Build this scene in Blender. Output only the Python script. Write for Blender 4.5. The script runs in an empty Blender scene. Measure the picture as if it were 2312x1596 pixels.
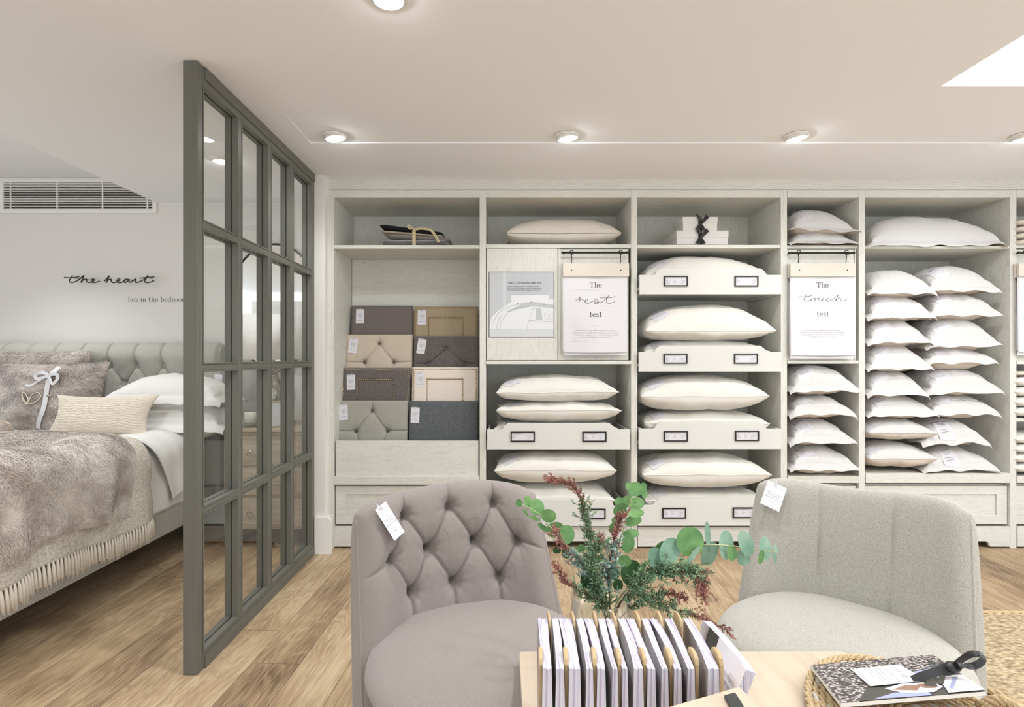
import bpy, math, random
from mathutils import Vector, Matrix, noise
C = bpy.context.scene.collection
PI = math.pi
F, CX, CY, H = 1235.0, 1134.0, 808.0, 1.2534
def X(px, Y): return (px - CX) / F * Y
def Z(py, Y): return H - (py - CY) / F * Y
def P(px, py, Y): return Vector((X(px, Y), Y, Z(py, Y)))
def lerp(a, b, t): return a + (b - a) * t
def clamp(x, a=0., b=1.): return max(a, min(b, x))
def sstep(a, b, x):
    t = clamp((x - a) / (b - a)); return t * t * (3 - 2 * t)
def N3(x, y, z=0.): return noise.noise(Vector((x, y, z)))

# ------------------------------------------------------------ materials
def rgb(h, g=1.0):
    h = h.lstrip('#')
    c = [int(h[i:i + 2], 16) / 255 for i in (0, 2, 4)]
    return tuple((x / 12.92 if x <= .04045 else ((x + .055) / 1.055) ** 2.4) * g for x in c) + (1,)
MATS = {}
def newmat(name):
    m = bpy.data.materials.new(name); m.use_nodes = True
    nt = m.node_tree; b = nt.nodes['Principled BSDF']
    MATS[name] = m
    return m, nt, b
def nd(nt, typ, **kw):
    n = nt.nodes.new(typ)
    for k, v in kw.items():
        if k.startswith('i_'):
            n.inputs[k[2:].replace('_', ' ')].default_value = v
        else: setattr(n, k, v)
    return n
def lk(nt, a, ao, b, bi): nt.links.new(a.outputs[ao], b.inputs[bi])
def ramp(nt, stops):
    r = nt.nodes.new('ShaderNodeValToRGB'); e = r.color_ramp.elements
    while len(e) > 1: e.remove(e[0])
    e[0].position, e[0].color = stops[0]
    for p, c in stops[1:]:
        x = e.new(p); x.color = c
    return r
def plain(name, col, rough=.6, metal=0., emit=0., spec=.5, sheen=0.):
    m, nt, b = newmat(name)
    b.inputs['Base Color'].default_value = rgb(col) if isinstance(col, str) else col
    b.inputs['Roughness'].default_value = rough; b.inputs['Metallic'].default_value = metal
    b.inputs['Specular IOR Level'].default_value = spec
    if sheen: b.inputs['Sheen Weight'].default_value = sheen
    if emit:
        b.inputs['Emission Color'].default_value = rgb(col) if isinstance(col, str) else col
        b.inputs['Emission Strength'].default_value = emit
    return m
def noisy(name, c1, c2, scale=(30, 30, 30), detail=4, rough=.7, bump=.2, dist=.002, nscale=1., lo=.35, hi=.65, spec=.3, sheen=0., coord='Object', c3=None, tr=0.):
    m, nt, b = newmat(name)
    tc = nd(nt, 'ShaderNodeTexCoord'); mp = nd(nt, 'ShaderNodeMapping'); mp.inputs['Scale'].default_value = scale
    lk(nt, tc, coord, mp, 0)
    n = nd(nt, 'ShaderNodeTexNoise', i_Scale=nscale, i_Detail=detail, i_Roughness=.6); lk(nt, mp, 0, n, 'Vector')
    st = [(lo, rgb(c1)), (hi, rgb(c2))]
    if c3: st = [(lo, rgb(c1)), ((lo + hi) / 2, rgb(c2)), (hi, rgb(c3))]
    r = ramp(nt, st); lk(nt, n, 0, r, 0); lk(nt, r, 0, b, 'Base Color')
    b.inputs['Roughness'].default_value = rough; b.inputs['Specular IOR Level'].default_value = spec
    if sheen: b.inputs['Sheen Weight'].default_value = sheen
    if bump:
        bp = nd(nt, 'ShaderNodeBump', i_Strength=bump, i_Distance=dist); lk(nt, n, 0, bp, 'Height'); lk(nt, bp, 0, b, 'Normal')
    return m
def math_(nt, op, a, b=None, c=None):
    n = nd(nt, 'ShaderNodeMath', operation=op)
    for i, v in enumerate((a, b, c)):
        if v is None: continue
        if isinstance(v, (int, float)): n.inputs[i].default_value = v
        else: nt.links.new(v, n.inputs[i])
    return n.outputs[0]

def floor_mat():
    m, nt, b = newmat('oak_floor')
    tc = nd(nt, 'ShaderNodeTexCoord'); mp = nd(nt, 'ShaderNodeMapping')
    mp.inputs['Rotation'].default_value = (0, 0, math.radians(2.7)); mp.inputs['Location'].default_value = (.135, 0, 0)
    lk(nt, tc, 'Object', mp, 0)
    sp = nd(nt, 'ShaderNodeSeparateXYZ'); lk(nt, mp, 0, sp, 0)
    xs = math_(nt, 'DIVIDE', sp.outputs[0], .2); ix = math_(nt, 'FLOOR', xs); fx = math_(nt, 'FRACT', xs)
    w1 = nd(nt, 'ShaderNodeTexWhiteNoise', noise_dimensions='1D'); nt.links.new(ix, w1.inputs['W'])
    ys = math_(nt, 'ADD', math_(nt, 'DIVIDE', sp.outputs[1], 1.75), math_(nt, 'MULTIPLY', w1.outputs[0], 5.0))
    iy = math_(nt, 'FLOOR', ys); fy = math_(nt, 'FRACT', ys)
    cb = nd(nt, 'ShaderNodeCombineXYZ'); nt.links.new(ix, cb.inputs[0]); nt.links.new(iy, cb.inputs[1])
    w2 = nd(nt, 'ShaderNodeTexWhiteNoise', noise_dimensions='2D'); lk(nt, cb, 0, w2, 0)
    # grain coordinates, shifted per plank
    off = nd(nt, 'ShaderNodeVectorMath', operation='SCALE'); off.inputs['Scale'].default_value = 13.7; lk(nt, w2, 'Color', off, 0)
    ad = nd(nt, 'ShaderNodeVectorMath', operation='ADD'); lk(nt, mp, 0, ad, 0); lk(nt, off, 0, ad, 1)
    g1 = nd(nt, 'ShaderNodeMapping'); g1.inputs['Scale'].default_value = (7, .9, 1); lk(nt, ad, 0, g1, 0)
    n1 = nd(nt, 'ShaderNodeTexNoise', i_Scale=1.3, i_Detail=3., i_Roughness=.55, i_Distortion=.8); lk(nt, g1, 0, n1, 'Vector')
    rings = math_(nt, 'SINE', math_(nt, 'MULTIPLY', n1.outputs[0], 70.))
    g2 = nd(nt, 'ShaderNodeMapping'); g2.inputs['Scale'].default_value = (90, 4, 1); lk(nt, ad, 0, g2, 0)
    n2 = nd(nt, 'ShaderNodeTexNoise', i_Scale=1.5, i_Detail=5., i_Roughness=.65); lk(nt, g2, 0, n2, 'Vector')
    n3 = nd(nt, 'ShaderNodeTexNoise', i_Scale=3.2, i_Detail=2.); g3 = nd(nt, 'ShaderNodeMapping'); g3.inputs['Scale'].default_value = (1.6, .8, 1); lk(nt, ad, 0, g3, 0); lk(nt, g3, 0, n3, 'Vector')
    v = math_(nt, 'ADD', math_(nt, 'MULTIPLY', n3.outputs[0], .42), math_(nt, 'MULTIPLY', n2.outputs[0], .46))
    v = math_(nt, 'ADD', v, math_(nt, 'MULTIPLY', rings, .05))
    v = math_(nt, 'ADD', v, math_(nt, 'MULTIPLY', math_(nt, 'SUBTRACT', w2.outputs[0], .5), .22))
    r = ramp(nt, [(.2, rgb('#65533f')), (.35, rgb('#917a60')), (.48, rgb('#aa9375')), (.64, rgb('#bfab8e'))]); nt.links.new(v, r.inputs[0])
    # knots
    vo = nd(nt, 'ShaderNodeTexVoronoi', i_Scale=1.0); gk = nd(nt, 'ShaderNodeMapping'); gk.inputs['Scale'].default_value = (3.1, 1.7, 1); lk(nt, ad, 0, gk, 0); lk(nt, gk, 0, vo, 'Vector')
    kn = ramp(nt, [(.03, (1, 1, 1, 1)), (.1, (0, 0, 0, 1))]); lk(nt, vo, 'Distance', kn, 0)
    mx = nd(nt, 'ShaderNodeMix', data_type='RGBA'); mx.inputs[7].default_value = rgb('#6a5a50')
    lk(nt, r, 0, mx, 6); nt.links.new(math_(nt, 'MULTIPLY', kn.outputs[0], .6), mx.inputs[0])
    # joints
    ex = math_(nt, 'MINIMUM', fx, math_(nt, 'SUBTRACT', 1., fx)); ey = math_(nt, 'MINIMUM', fy, math_(nt, 'SUBTRACT', 1., fy))
    jx = math_(nt, 'LESS_THAN', ex, .007); jy = math_(nt, 'LESS_THAN', ey, .0008)
    j = math_(nt, 'MAXIMUM', jx, jy)
    m2 = nd(nt, 'ShaderNodeMix', data_type='RGBA'); m2.inputs[7].default_value = rgb('#4d4034')
    nt.links.new(mx.outputs[2], m2.inputs[6]); nt.links.new(math_(nt, 'MULTIPLY', j, .75), m2.inputs[0])
    nt.links.new(m2.outputs[2], b.inputs['Base Color'])
    b.inputs['Roughness'].default_value = .5; b.inputs['Specular IOR Level'].default_value = .3
    bp = nd(nt, 'ShaderNodeBump', i_Strength=.25, i_Distance=.002); nt.links.new(n2.outputs[0], bp.inputs['Height']); lk(nt, bp, 0, b, 'Normal')
    return m
def oak_white(name, horizontal, c1='#cdccc5', c2='#d3d3cc'):
    m, nt, b = newmat(name)
    tc = nd(nt, 'ShaderNodeTexCoord'); mp = nd(nt, 'ShaderNodeMapping')
    mp.inputs['Scale'].default_value = (2.2, 12, 26) if horizontal else (26, 12, 2.2)
    lk(nt, tc, 'Object', mp, 0)
    n = nd(nt, 'ShaderNodeTexNoise', i_Scale=1.2, i_Detail=4., i_Roughness=.6, i_Distortion=1.2); lk(nt, mp, 0, n, 'Vector')
    s = math_(nt, 'ABSOLUTE', math_(nt, 'SINE', math_(nt, 'MULTIPLY', n.outputs[0], 24.)))
    r = ramp(nt, [(0., rgb('#bfbeb4')), (.18, rgb(c1)), (1., rgb(c2))]); nt.links.new(s, r.inputs[0]); lk(nt, r, 0, b, 'Base Color')
    b.inputs['Roughness'].default_value = .5; b.inputs['Specular IOR Level'].default_value = .35
    bp = nd(nt, 'ShaderNodeBump', i_Strength=.18, i_Distance=.001); nt.links.new(s, bp.inputs['Height']); lk(nt, bp, 0, b, 'Normal')
    return m
def glass_mat(name, tint=(.97, .99, .98, 1), ior=1.5):
    m, nt, b = newmat(name); nt.nodes.remove(b)
    o = nt.nodes['Material Output']; t = nd(nt, 'ShaderNodeBsdfTransparent'); t.inputs[0].default_value = tint
    g = nd(nt, 'ShaderNodeBsdfGlossy'); g.inputs['Roughness'].default_value = .0
    fr = nd(nt, 'ShaderNodeFresnel'); mx = nd(nt, 'ShaderNodeMixShader')
    ge = nd(nt, 'ShaderNodeNewGeometry')   # thin sheet: the same index from either side
    nt.links.new(math_(nt, 'MULTIPLY_ADD', ge.outputs['Backfacing'], 1 / ior - ior, ior), fr.inputs['IOR'])
    lk(nt, fr, 0, mx, 0); lk(nt, t, 0, mx, 1); lk(nt, g, 0, mx, 2); lk(nt, mx, 0, o, 0)
    return m
def page_mat(name, freq, light='#c2c0cb', dark='#85799a'):
    m, nt, b = newmat(name)
    tc = nd(nt, 'ShaderNodeTexCoord'); mp = nd(nt, 'ShaderNodeMapping'); mp.inputs['Scale'].default_value = (freq, 4, 3); lk(nt, tc, 'Object', mp, 0)
    n = nd(nt, 'ShaderNodeTexNoise', i_Scale=1., i_Detail=3., i_Roughness=.7); lk(nt, mp, 0, n, 'Vector')
    r = ramp(nt, [(.36, rgb(dark)), (.5, rgb(light)), (.7, rgb('#d0ced7'))]); lk(nt, n, 0, r, 0); lk(nt, r, 0, b, 'Base Color')
    b.inputs['Roughness'].default_value = .6
    return m
def M(n): return MATS[n]
def make_mats():
    floor_mat(); oak_white('white_oak_v', False); oak_white('white_oak_h', True)
    plain('tray_paint', '#d0d0cc', .45); plain('wall_paint', '#dcdad6', .8, spec=.2); plain('ceiling_paint', '#eeeff1', .9, spec=.1)
    plain('trim_paint', '#e6e4e0', .5)
    noisy('sage_paint', '#62625b', '#66665f', (40, 40, 3), rough=.45, bump=.05, spec=.4)
    glass_mat('pane_glass', ior=1.62); glass_mat('vase_glass', (.95, .97, .96, 1), 1.45)
    noisy('white_cotton', '#d9d8d5', '#dddcd9', (3, 3, 3), rough=.85, bump=0, spec=.1, sheen=.2)
    noisy('cream_cotton', '#d6d3cc', '#dad8d1', (3, 3, 3), rough=.85, bump=0, spec=.1, sheen=.2)
    noisy('white_linen', '#c7c6c5', '#cccbca', (200, 200, 200), rough=.85, bump=.15, dist=.0008, spec=.1, sheen=.2)
    plain('under_case', '#cfc5ba', .9, spec=.1)  # underside shading put into the colour: beige beneath the white cases
    # honeycomb knitted pillow
    m, nt, b = newmat('knit_cream'); tc = nd(nt, 'ShaderNodeTexCoord'); v = nd(nt, 'ShaderNodeTexVoronoi', i_Scale=95.); lk(nt, tc, 'Object', v, 'Vector')
    r = ramp(nt, [(.0, rgb('#d9d3c9')), (.6, rgb('#cec7bc'))]); lk(nt, v, 'Distance', r, 0); lk(nt, r, 0, b, 'Base Color'); b.inputs['Roughness'].default_value = .9
    bp = nd(nt, 'ShaderNodeBump', i_Strength=.6, i_Distance=.003); lk(nt, v, 'Distance', bp, 'Height'); bp.invert = True; lk(nt, bp, 0, b, 'Normal')
    plain('grey_piping', '#9b968e', .8)
    plain('paper', '#d6d5d9', .7, spec=.2); plain('paper_shade', '#d8d6d2', .8); plain('ink', '#55524f', .8, spec=.1); plain('ink_grey', '#8f8d8c', .8, spec=.1); plain('ink_faint', '#cfcfd1', .8, spec=.1)
    plain('black_metal', '#23211f', .4, .4); plain('black_paint', '#1c1b1a', .5)
    noisy('pine', '#cfc7bb', '#d6cec3', (3, 3, 40), rough=.6, bump=.05)
    noisy('mauve_linen', '#807875', '#8a827e', (300, 300, 1300), detail=2, rough=.85, bump=.3, dist=.0008, sheen=.25, spec=.15)
    noisy('grey_wool', '#7d7b74', '#9b9990', (640, 640, 640), detail=3, rough=.9, bump=.3, dist=.001, sheen=.3, spec=.1, lo=.36, hi=.6, c3='#aba9a0')
    noisy('bed_wool', '#a09e96', '#b1afa7', (420, 420, 420), detail=3, rough=.9, bump=.3, dist=.001, sheen=.2, spec=.1, lo=.38, hi=.62, c3='#bebcb4')
    noisy('charcoal_wool', '#3a3c3e', '#525557', (420, 420, 420), detail=3, rough=.9, bump=.3, dist=.001, spec=.1, lo=.36, hi=.6, c3='#74777a')
    noisy('slate_linen', '#6b6461', '#736c69', (300, 300, 300), rough=.9, bump=.2, dist=.0008, spec=.1)
    noisy('plum_velvet', '#5d5654', '#696260', (60, 60, 60), rough=.75, bump=.1, sheen=.5, spec=.1)
    noisy('sand_linen', '#9c8d74', '#a6977e', (40, 40, 300), rough=.9, bump=.2, dist=.0008, spec=.1)
    noisy('oat_linen', '#b9ad9c', '#c4b9a9', (40, 40, 300), rough=.9, bump=.2, dist=.0008, spec=.1)
    noisy('blush_linen', '#d8ccc0', '#e2d8ce', (250, 250, 250), rough=.9, bump=.2, dist=.0008, spec=.1)
    plain('brass', '#b5a684', .3, 1.); plain('dark_button', '#4a4641', .8)
    noisy('table_oak', '#b3a492', '#bfb09d', (30, 3, 3), rough=.5, bump=.05)
    noisy('slat_oak', '#ae9672', '#bba480', (5, 5, 40), rough=.5, bump=.05)
    noisy('dark_oak', '#3a2c22', '#4a3a2e', (30, 30, 4), rough=.5, bump=.05)
    page_mat('page_edges', 420)
    noisy('cover_photo', '#5a5558', '#a09a9e', (9, 9, 9), rough=.3, bump=0, spec=.5, c3='#cfcace')
    noisy('cover_pale', '#a9a5aa', '#d8d5da', (6, 6, 6), rough=.3, bump=0, spec=.5)
    # foliage
    noisy('leaf_green', '#4c7a48', '#7aa568', (12, 12, 12), rough=.5, bump=.05, spec=.4)
    noisy('leaf_dark', '#2b4f31', '#47703f', (12, 12, 12), rough=.5, bump=.05, spec=.4)
    noisy('leaf_glaucous', '#6f9480', '#93b09b', (12, 12, 12), rough=.6, bump=.05, spec=.3)
    noisy('leaf_small', '#5f7f5e', '#93b08c', (25, 25, 25), rough=.6, bump=0, spec=.3)
    noisy('leaf_silver', '#6c8a80', '#a4bcb2', (25, 25, 25), rough=.6, bump=0, spec=.3)
    noisy('sprig_red', '#84544e', '#b07b70', (30, 30, 30), rough=.7, bump=0, spec=.3)
    plain('stem_pale', '#a9b088', .6); plain('stem_brown', '#5a4a3a', .7)
    # jute
    m, nt, b = newmat('jute_rug'); tc = nd(nt, 'ShaderNodeTexCoord'); mp = nd(nt, 'ShaderNodeMapping'); mp.inputs['Scale'].default_value = (38, 85, 1); mp.inputs['Rotation'].default_value = (0, 0, .12); lk(nt, tc, 'Object', mp, 0)
    v = nd(nt, 'ShaderNodeTexVoronoi', i_Scale=1.); lk(nt, mp, 0, v, 'Vector'); n = nd(nt, 'ShaderNodeTexNoise', i_Scale=60., i_Detail=4.); lk(nt, tc, 'Object', n, 'Vector')
    r = ramp(nt, [(.1, rgb('#bba888')), (.45, rgb('#9f8966')), (.75, rgb('#5e4b33'))]); lk(nt, v, 'Distance', r, 0)
    r2 = ramp(nt, [(.35, rgb('#8f7c5c')), (.65, rgb('#cfc2a6'))]); lk(nt, n, 0, r2, 0)
    mx = nd(nt, 'ShaderNodeMix', data_type='RGBA'); mx.inputs[0].default_value = .45; lk(nt, r, 0, mx, 6); lk(nt, r2, 0, mx, 7); nt.links.new(mx.outputs[2], b.inputs['Base Color'])
    bp = nd(nt, 'ShaderNodeBump', i_Strength=1., i_Distance=.006); bp.invert = True; lk(nt, v, 'Distance', bp, 'Height'); lk(nt, bp, 0, b, 'Normal'); b.inputs['Roughness'].default_value = .9
    noisy('jute_rope', '#a08966', '#c4b190', (220, 220, 220), rough=.9, bump=.3, dist=.001, spec=.1)
    plain('grey_yarn', '#b9b2ac', .9)
    noisy('fur', '#978a83', '#dcd4ce', (5, 5, 11), rough=.8, bump=0, sheen=.5, spec=.1)
    noisy('fur_light', '#a5978d', '#ddd6ce', (2.6, 5, 5), rough=.8, bump=0, sheen=.5, spec=.1)
    plain('fur_ball', '#cfc3b8', .9)
    noisy('quilt_cream', '#cbc1b2', '#d3cabb', (40, 40, 40), rough=.85, bump=0, spec=.1, sheen=.2)
    plain('silver_ribbon', '#c9c7c8', .35, .35); plain('silver_metal', '#b7b0a0', .25, .9)
    noisy('fringed_throw', '#b3aca0', '#d8d3c8', (60, 90, 90), rough=.9, bump=.2, spec=.1)
    plain('tassel', '#e0d9cc', .9); plain('shadow_black', '#14110f', .9)
    noisy('chest_oak', '#9c8f7d', '#b1a592', (3, 12, 30), rough=.5, bump=.05)
    plain('chest_paint', '#c9c2b4', .5)
    plain('lamp_fabric', '#efedea', .9); plain('wax', '#eeebe2', .5, emit=.0)
    m, nt, b = newmat('mirror_glass'); b.inputs['Metallic'].default_value = 1.; b.inputs['Roughness'].default_value = .01; b.inputs['Base Color'].default_value = (.92, .93, .92, 1)
    noisy('hammered_silver', '#9a9484', '#e0ddd4', (70, 70, 20), rough=.15, bump=.8, dist=.004)
    MATS['hammered_silver'].node_tree.nodes['Principled BSDF'].inputs['Metallic'].default_value = .9
    plain('lamp_lens', '#ffffff', .3, emit=60.); plain('sky_panel', '#ffffff', .5, emit=4.)
    plain('fabric_ribbon', '#c6b791', .85); plain('satin_black', '#1e1e20', .4, spec=.5)
    plain('sign_bg', '#b8bbbf', .3); plain('sign_light', '#c5c8cb', .3); plain('sign_white', '#d6d8da', .3); plain('sign_grey', '#8d9095', .3); plain('sign_shadow', '#b4b7bb', .3)
    plain('clip_black', '#252726', .5); plain('card_white', '#d3d2d8', .6)
    plain('mag_blue', '#9aa4c4', .25); plain('mag_dark', '#45433f', .25); plain('mag_brown', '#8f6f5c', .3); plain('mag_white', '#e6e4ea', .25)
    m, nt, b = newmat('mag_weave'); tc = nd(nt, 'ShaderNodeTexCoord'); mp = nd(nt, 'ShaderNodeMapping'); mp.inputs['Scale'].default_value = (130, 210, 1); lk(nt, tc, 'Object', mp, 0)
    v = nd(nt, 'ShaderNodeTexVoronoi', i_Scale=1.); lk(nt, mp, 0, v, 'Vector'); r = ramp(nt, [(.15, rgb('#dcd5d3')), (.4, rgb('#8d8584')), (.62, rgb('#3a3535'))]); lk(nt, v, 'Distance', r, 0); lk(nt, r, 0, b, 'Base Color'); b.inputs['Roughness'].default_value = .3
    plain('white_box', '#d4d2cf', .6); plain('grille_dark', '#141210', .9); plain('gunmetal', '#4a4640', .5, .5)
    plain('wall_letter', '#2a2724', .5); plain('wall_print', '#4a4642', .8)

# ------------------------------------------------------------ mesh builder
class MB:
    def __init__(s): s.v = []; s.f = []; s.m = []; s.sm = []; s.uv = None
    def add(s, vs, fs, mat=0, smooth=True):
        o = len(s.v); s.v += [tuple(v) for v in vs]
        for f in fs: s.f.append(tuple(i + o for i in f)); s.m.append(mat); s.sm.append(smooth)
    def box(s, x0, x1, y0, y1, z0, z1, mat=0):
        if x0 > x1: x0, x1 = x1, x0
        if y0 > y1: y0, y1 = y1, y0
        if z0 > z1: z0, z1 = z1, z0
        v = [(x, y, z) for z in (z0, z1) for y in (y0, y1) for x in (x0, x1)]
        s.add(v, [(0, 2, 3, 1), (4, 5, 7, 6), (0, 1, 5, 4), (2, 6, 7, 3), (0, 4, 6, 2), (1, 3, 7, 5)], mat, False)
    def hexa(s, v, mat=0, mats=None):
        # v: bottom 4 (ccw from above) then top 4
        fs = [(0, 3, 2, 1), (4, 5, 6, 7), (0, 1, 5, 4), (1, 2, 6, 5), (2, 3, 7, 6), (3, 0, 4, 7)]
        for i, f in enumerate(fs):
            pass
        o = len(s.v); s.v += [tuple(q) for q in v]
        for i, f in enumerate(fs):
            s.f.append(tuple(j + o for j in f)); s.m.append(mats[i] if mats else mat); s.sm.append(False)
    def prism(s, pts, axis, a, b, mat=0):
        # pts 2d polygon extruded along axis ('y': pts are x,z ; 'x': y,z ; 'z': x,y)
        n = len(pts)
        def mk(p, t): return {'y': (p[0], t, p[1]), 'x': (t, p[0], p[1]), 'z': (p[0], p[1], t)}[axis]
        vs = [mk(p, a) for p in pts] + [mk(p, b) for p in pts]
        fs = [tuple(range(n - 1, -1, -1)), tuple(range(n, 2 * n))] + [(i, (i + 1) % n, n + (i + 1) % n, n + i) for i in range(n)]
        s.add(vs, fs, mat, False)
    def tube(s, pts, r, n=8, mat=0, cap=True, r2=None):
        pts = [Vector(p) for p in pts]; m = len(pts)
        if m < 2: return
        rr = r if isinstance(r, (list, tuple)) else [lerp(r, r if r2 is None else r2, i / (m - 1)) for i in range(m)]
        t = (pts[1] - pts[0]).normalized(); up = Vector((0, 0, 1)) if abs(t.z) < .9 else Vector((1, 0, 0))
        a = t.cross(up).normalized(); vs = []
        for i, p in enumerate(pts):
            t = (pts[min(i + 1, m - 1)] - pts[max(i - 1, 0)])
            if t.length < 1e-9: t = Vector((0, 0, 1))
            t.normalize(); a = (a - t * a.dot(t))
            if a.length < 1e-6: a = t.orthogonal()
            a.normalize(); b = t.cross(a)
            for k in range(n):
                w = 2 * PI * k / n; vs.append(p + (a * math.cos(w) + b * math.sin(w)) * rr[i])
        fs = [(i * n + k, i * n + (k + 1) % n, (i + 1) * n + (k + 1) % n, (i + 1) * n + k) for i in range(m - 1) for k in range(n)]
        if cap: fs += [tuple(range(n - 1, -1, -1)), tuple(range((m - 1) * n, m * n))]
        s.add(vs, fs, mat, True)
    def lathe(s, prof, c=(0, 0, 0), n=32, mat=0, axis='z'):
        vs = []; m = len(prof)
        for r, z in prof:
            for k in range(n):
                w = 2 * PI * k / n; q = (r * math.cos(w), r * math.sin(w), z)
                if axis == 'y': q = (q[0], q[2], q[1])
                if axis == 'x': q = (q[2], q[0], q[1])
                vs.append((c[0] + q[0], c[1] + q[1], c[2] + q[2]))
        fs = [(i * n + k, i * n + (k + 1) % n, (i + 1) * n + (k + 1) % n, (i + 1) * n + k) for i in range(m - 1) for k in range(n)]
        s.add(vs, fs, mat, True)
    def grid(s, fn, us, vs_, mat=0, flip=False, matfn=None):
        nu, nv = len(us), len(vs_); o = len(s.v)
        s.v += [tuple(fn(u, v)) for v in vs_ for u in us]
        for j in range(nv - 1):
            for i in range(nu - 1):
                a = o + j * nu + i; f = (a, a + 1, a + nu + 1, a + nu)
                s.f.append(f[::-1] if flip else f); s.m.append(matfn(us[i], vs_[j]) if matfn else mat); s.sm.append(True)
    def disc(s, c, r, axis='y', n=12, mat=0):
        vs = []
        for k in range(n):
            w = 2 * PI * k / n; a, b = r * math.cos(w), r * math.sin(w)
            vs.append({'y': (c[0] + a, c[1], c[2] + b), 'z': (c[0] + a, c[1] + b, c[2]), 'x': (c[0], c[1] + a, c[2] + b)}[axis])
        s.add(vs, [tuple(range(n))], mat, False)
    def sphere(s, c, r, nu=12, nv=8, mat=0, sc=(1, 1, 1)):
        prof = [(math.sin(PI * j / nv), -math.cos(PI * j / nv)) for j in range(nv + 1)]
        vs = []; n = nu
        for a, z in prof:
            for k in range(n):
                w = 2 * PI * k / n; vs.append((c[0] + r * a * math.cos(w) * sc[0], c[1] + r * a * math.sin(w) * sc[1], c[2] + r * z * sc[2]))
        s.add(vs, [(i * n + k, i * n + (k + 1) % n, (i + 1) * n + (k + 1) % n, (i + 1) * n + k) for i in range(nv) for k in range(n)], mat, True)
    def xf(s, mtx, start=0):
        for i in range(start, len(s.v)): s.v[i] = tuple(mtx @ Vector(s.v[i]))
        return s
    def build(s, name, mats, parent=None, weld=0., bevel=0., solid=0., loc=None, subsurf=0):
        me = bpy.data.meshes.new(name)
        if loc is not None:
            l = Vector(loc); s.v = [tuple(Vector(v) - l) for v in s.v]
        me.from_pydata(s.v, [], s.f); me.update()
        if isinstance(mats, str): mats = [mats]
        for m in mats: me.materials.append(MATS[m])
        me.polygons.foreach_set('material_index', s.m); me.polygons.foreach_set('use_smooth', s.sm)
        if weld:
            import bmesh
            bm = bmesh.new(); bm.from_mesh(me); bmesh.ops.remove_doubles(bm, verts=bm.verts, dist=weld); bm.to_mesh(me); bm.free()
        o = bpy.data.objects.new(name, me); C.objects.link(o)
        if loc is not None: o.location = loc
        if parent is not None: o.parent = parent
        if bevel:
            b = o.modifiers.new('bevel', 'BEVEL'); b.width = bevel; b.segments = 2; b.limit_method = 'ANGLE'; b.harden_normals = False
        if solid:
            d = o.modifiers.new('solid', 'SOLIDIFY'); d.thickness = solid; d.offset = 0
        if subsurf:
            d = o.modifiers.new('sub', 'SUBSURF'); d.levels = d.render_levels = subsurf
        return o
def tag(o, label, cat=None, group=None, kind=None):
    if label: o['label'] = label
    if cat: o['category'] = cat
    if group: o['group'] = group
    if kind: o['kind'] = kind
    return o
def empty(name, loc=(0, 0, 0), rz=0, label=None, cat=None, group=None):
    o = bpy.data.objects.new(name, None); C.objects.link(o); o.location = loc; o.rotation_euler = (0, 0, rz); o.empty_display_size = .05
    return tag(o, label, cat, group)
def struct(o): o['kind'] = 'structure'; return o
def lin(a, b, n): return [a + (b - a) * i / (n - 1) for i in range(n)]
def catmull(pts, k=6):
    pts = [Vector(p) for p in pts]; out = []; n = len(pts)
    if n < 3: return pts
    for i in range(n - 1):
        p0, p1, p2, p3 = pts[max(i - 1, 0)], pts[i], pts[i + 1], pts[min(i + 2, n - 1)]
        for j in range(k):
            t = j / k
            out.append(.5 * ((2 * p1) + (p2 - p0) * t + (2 * p0 - 5 * p1 + 4 * p2 - p3) * t * t + (3 * p1 - p0 - 3 * p2 + p3) * t ** 3))
    out.append(pts[-1]); return out

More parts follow.
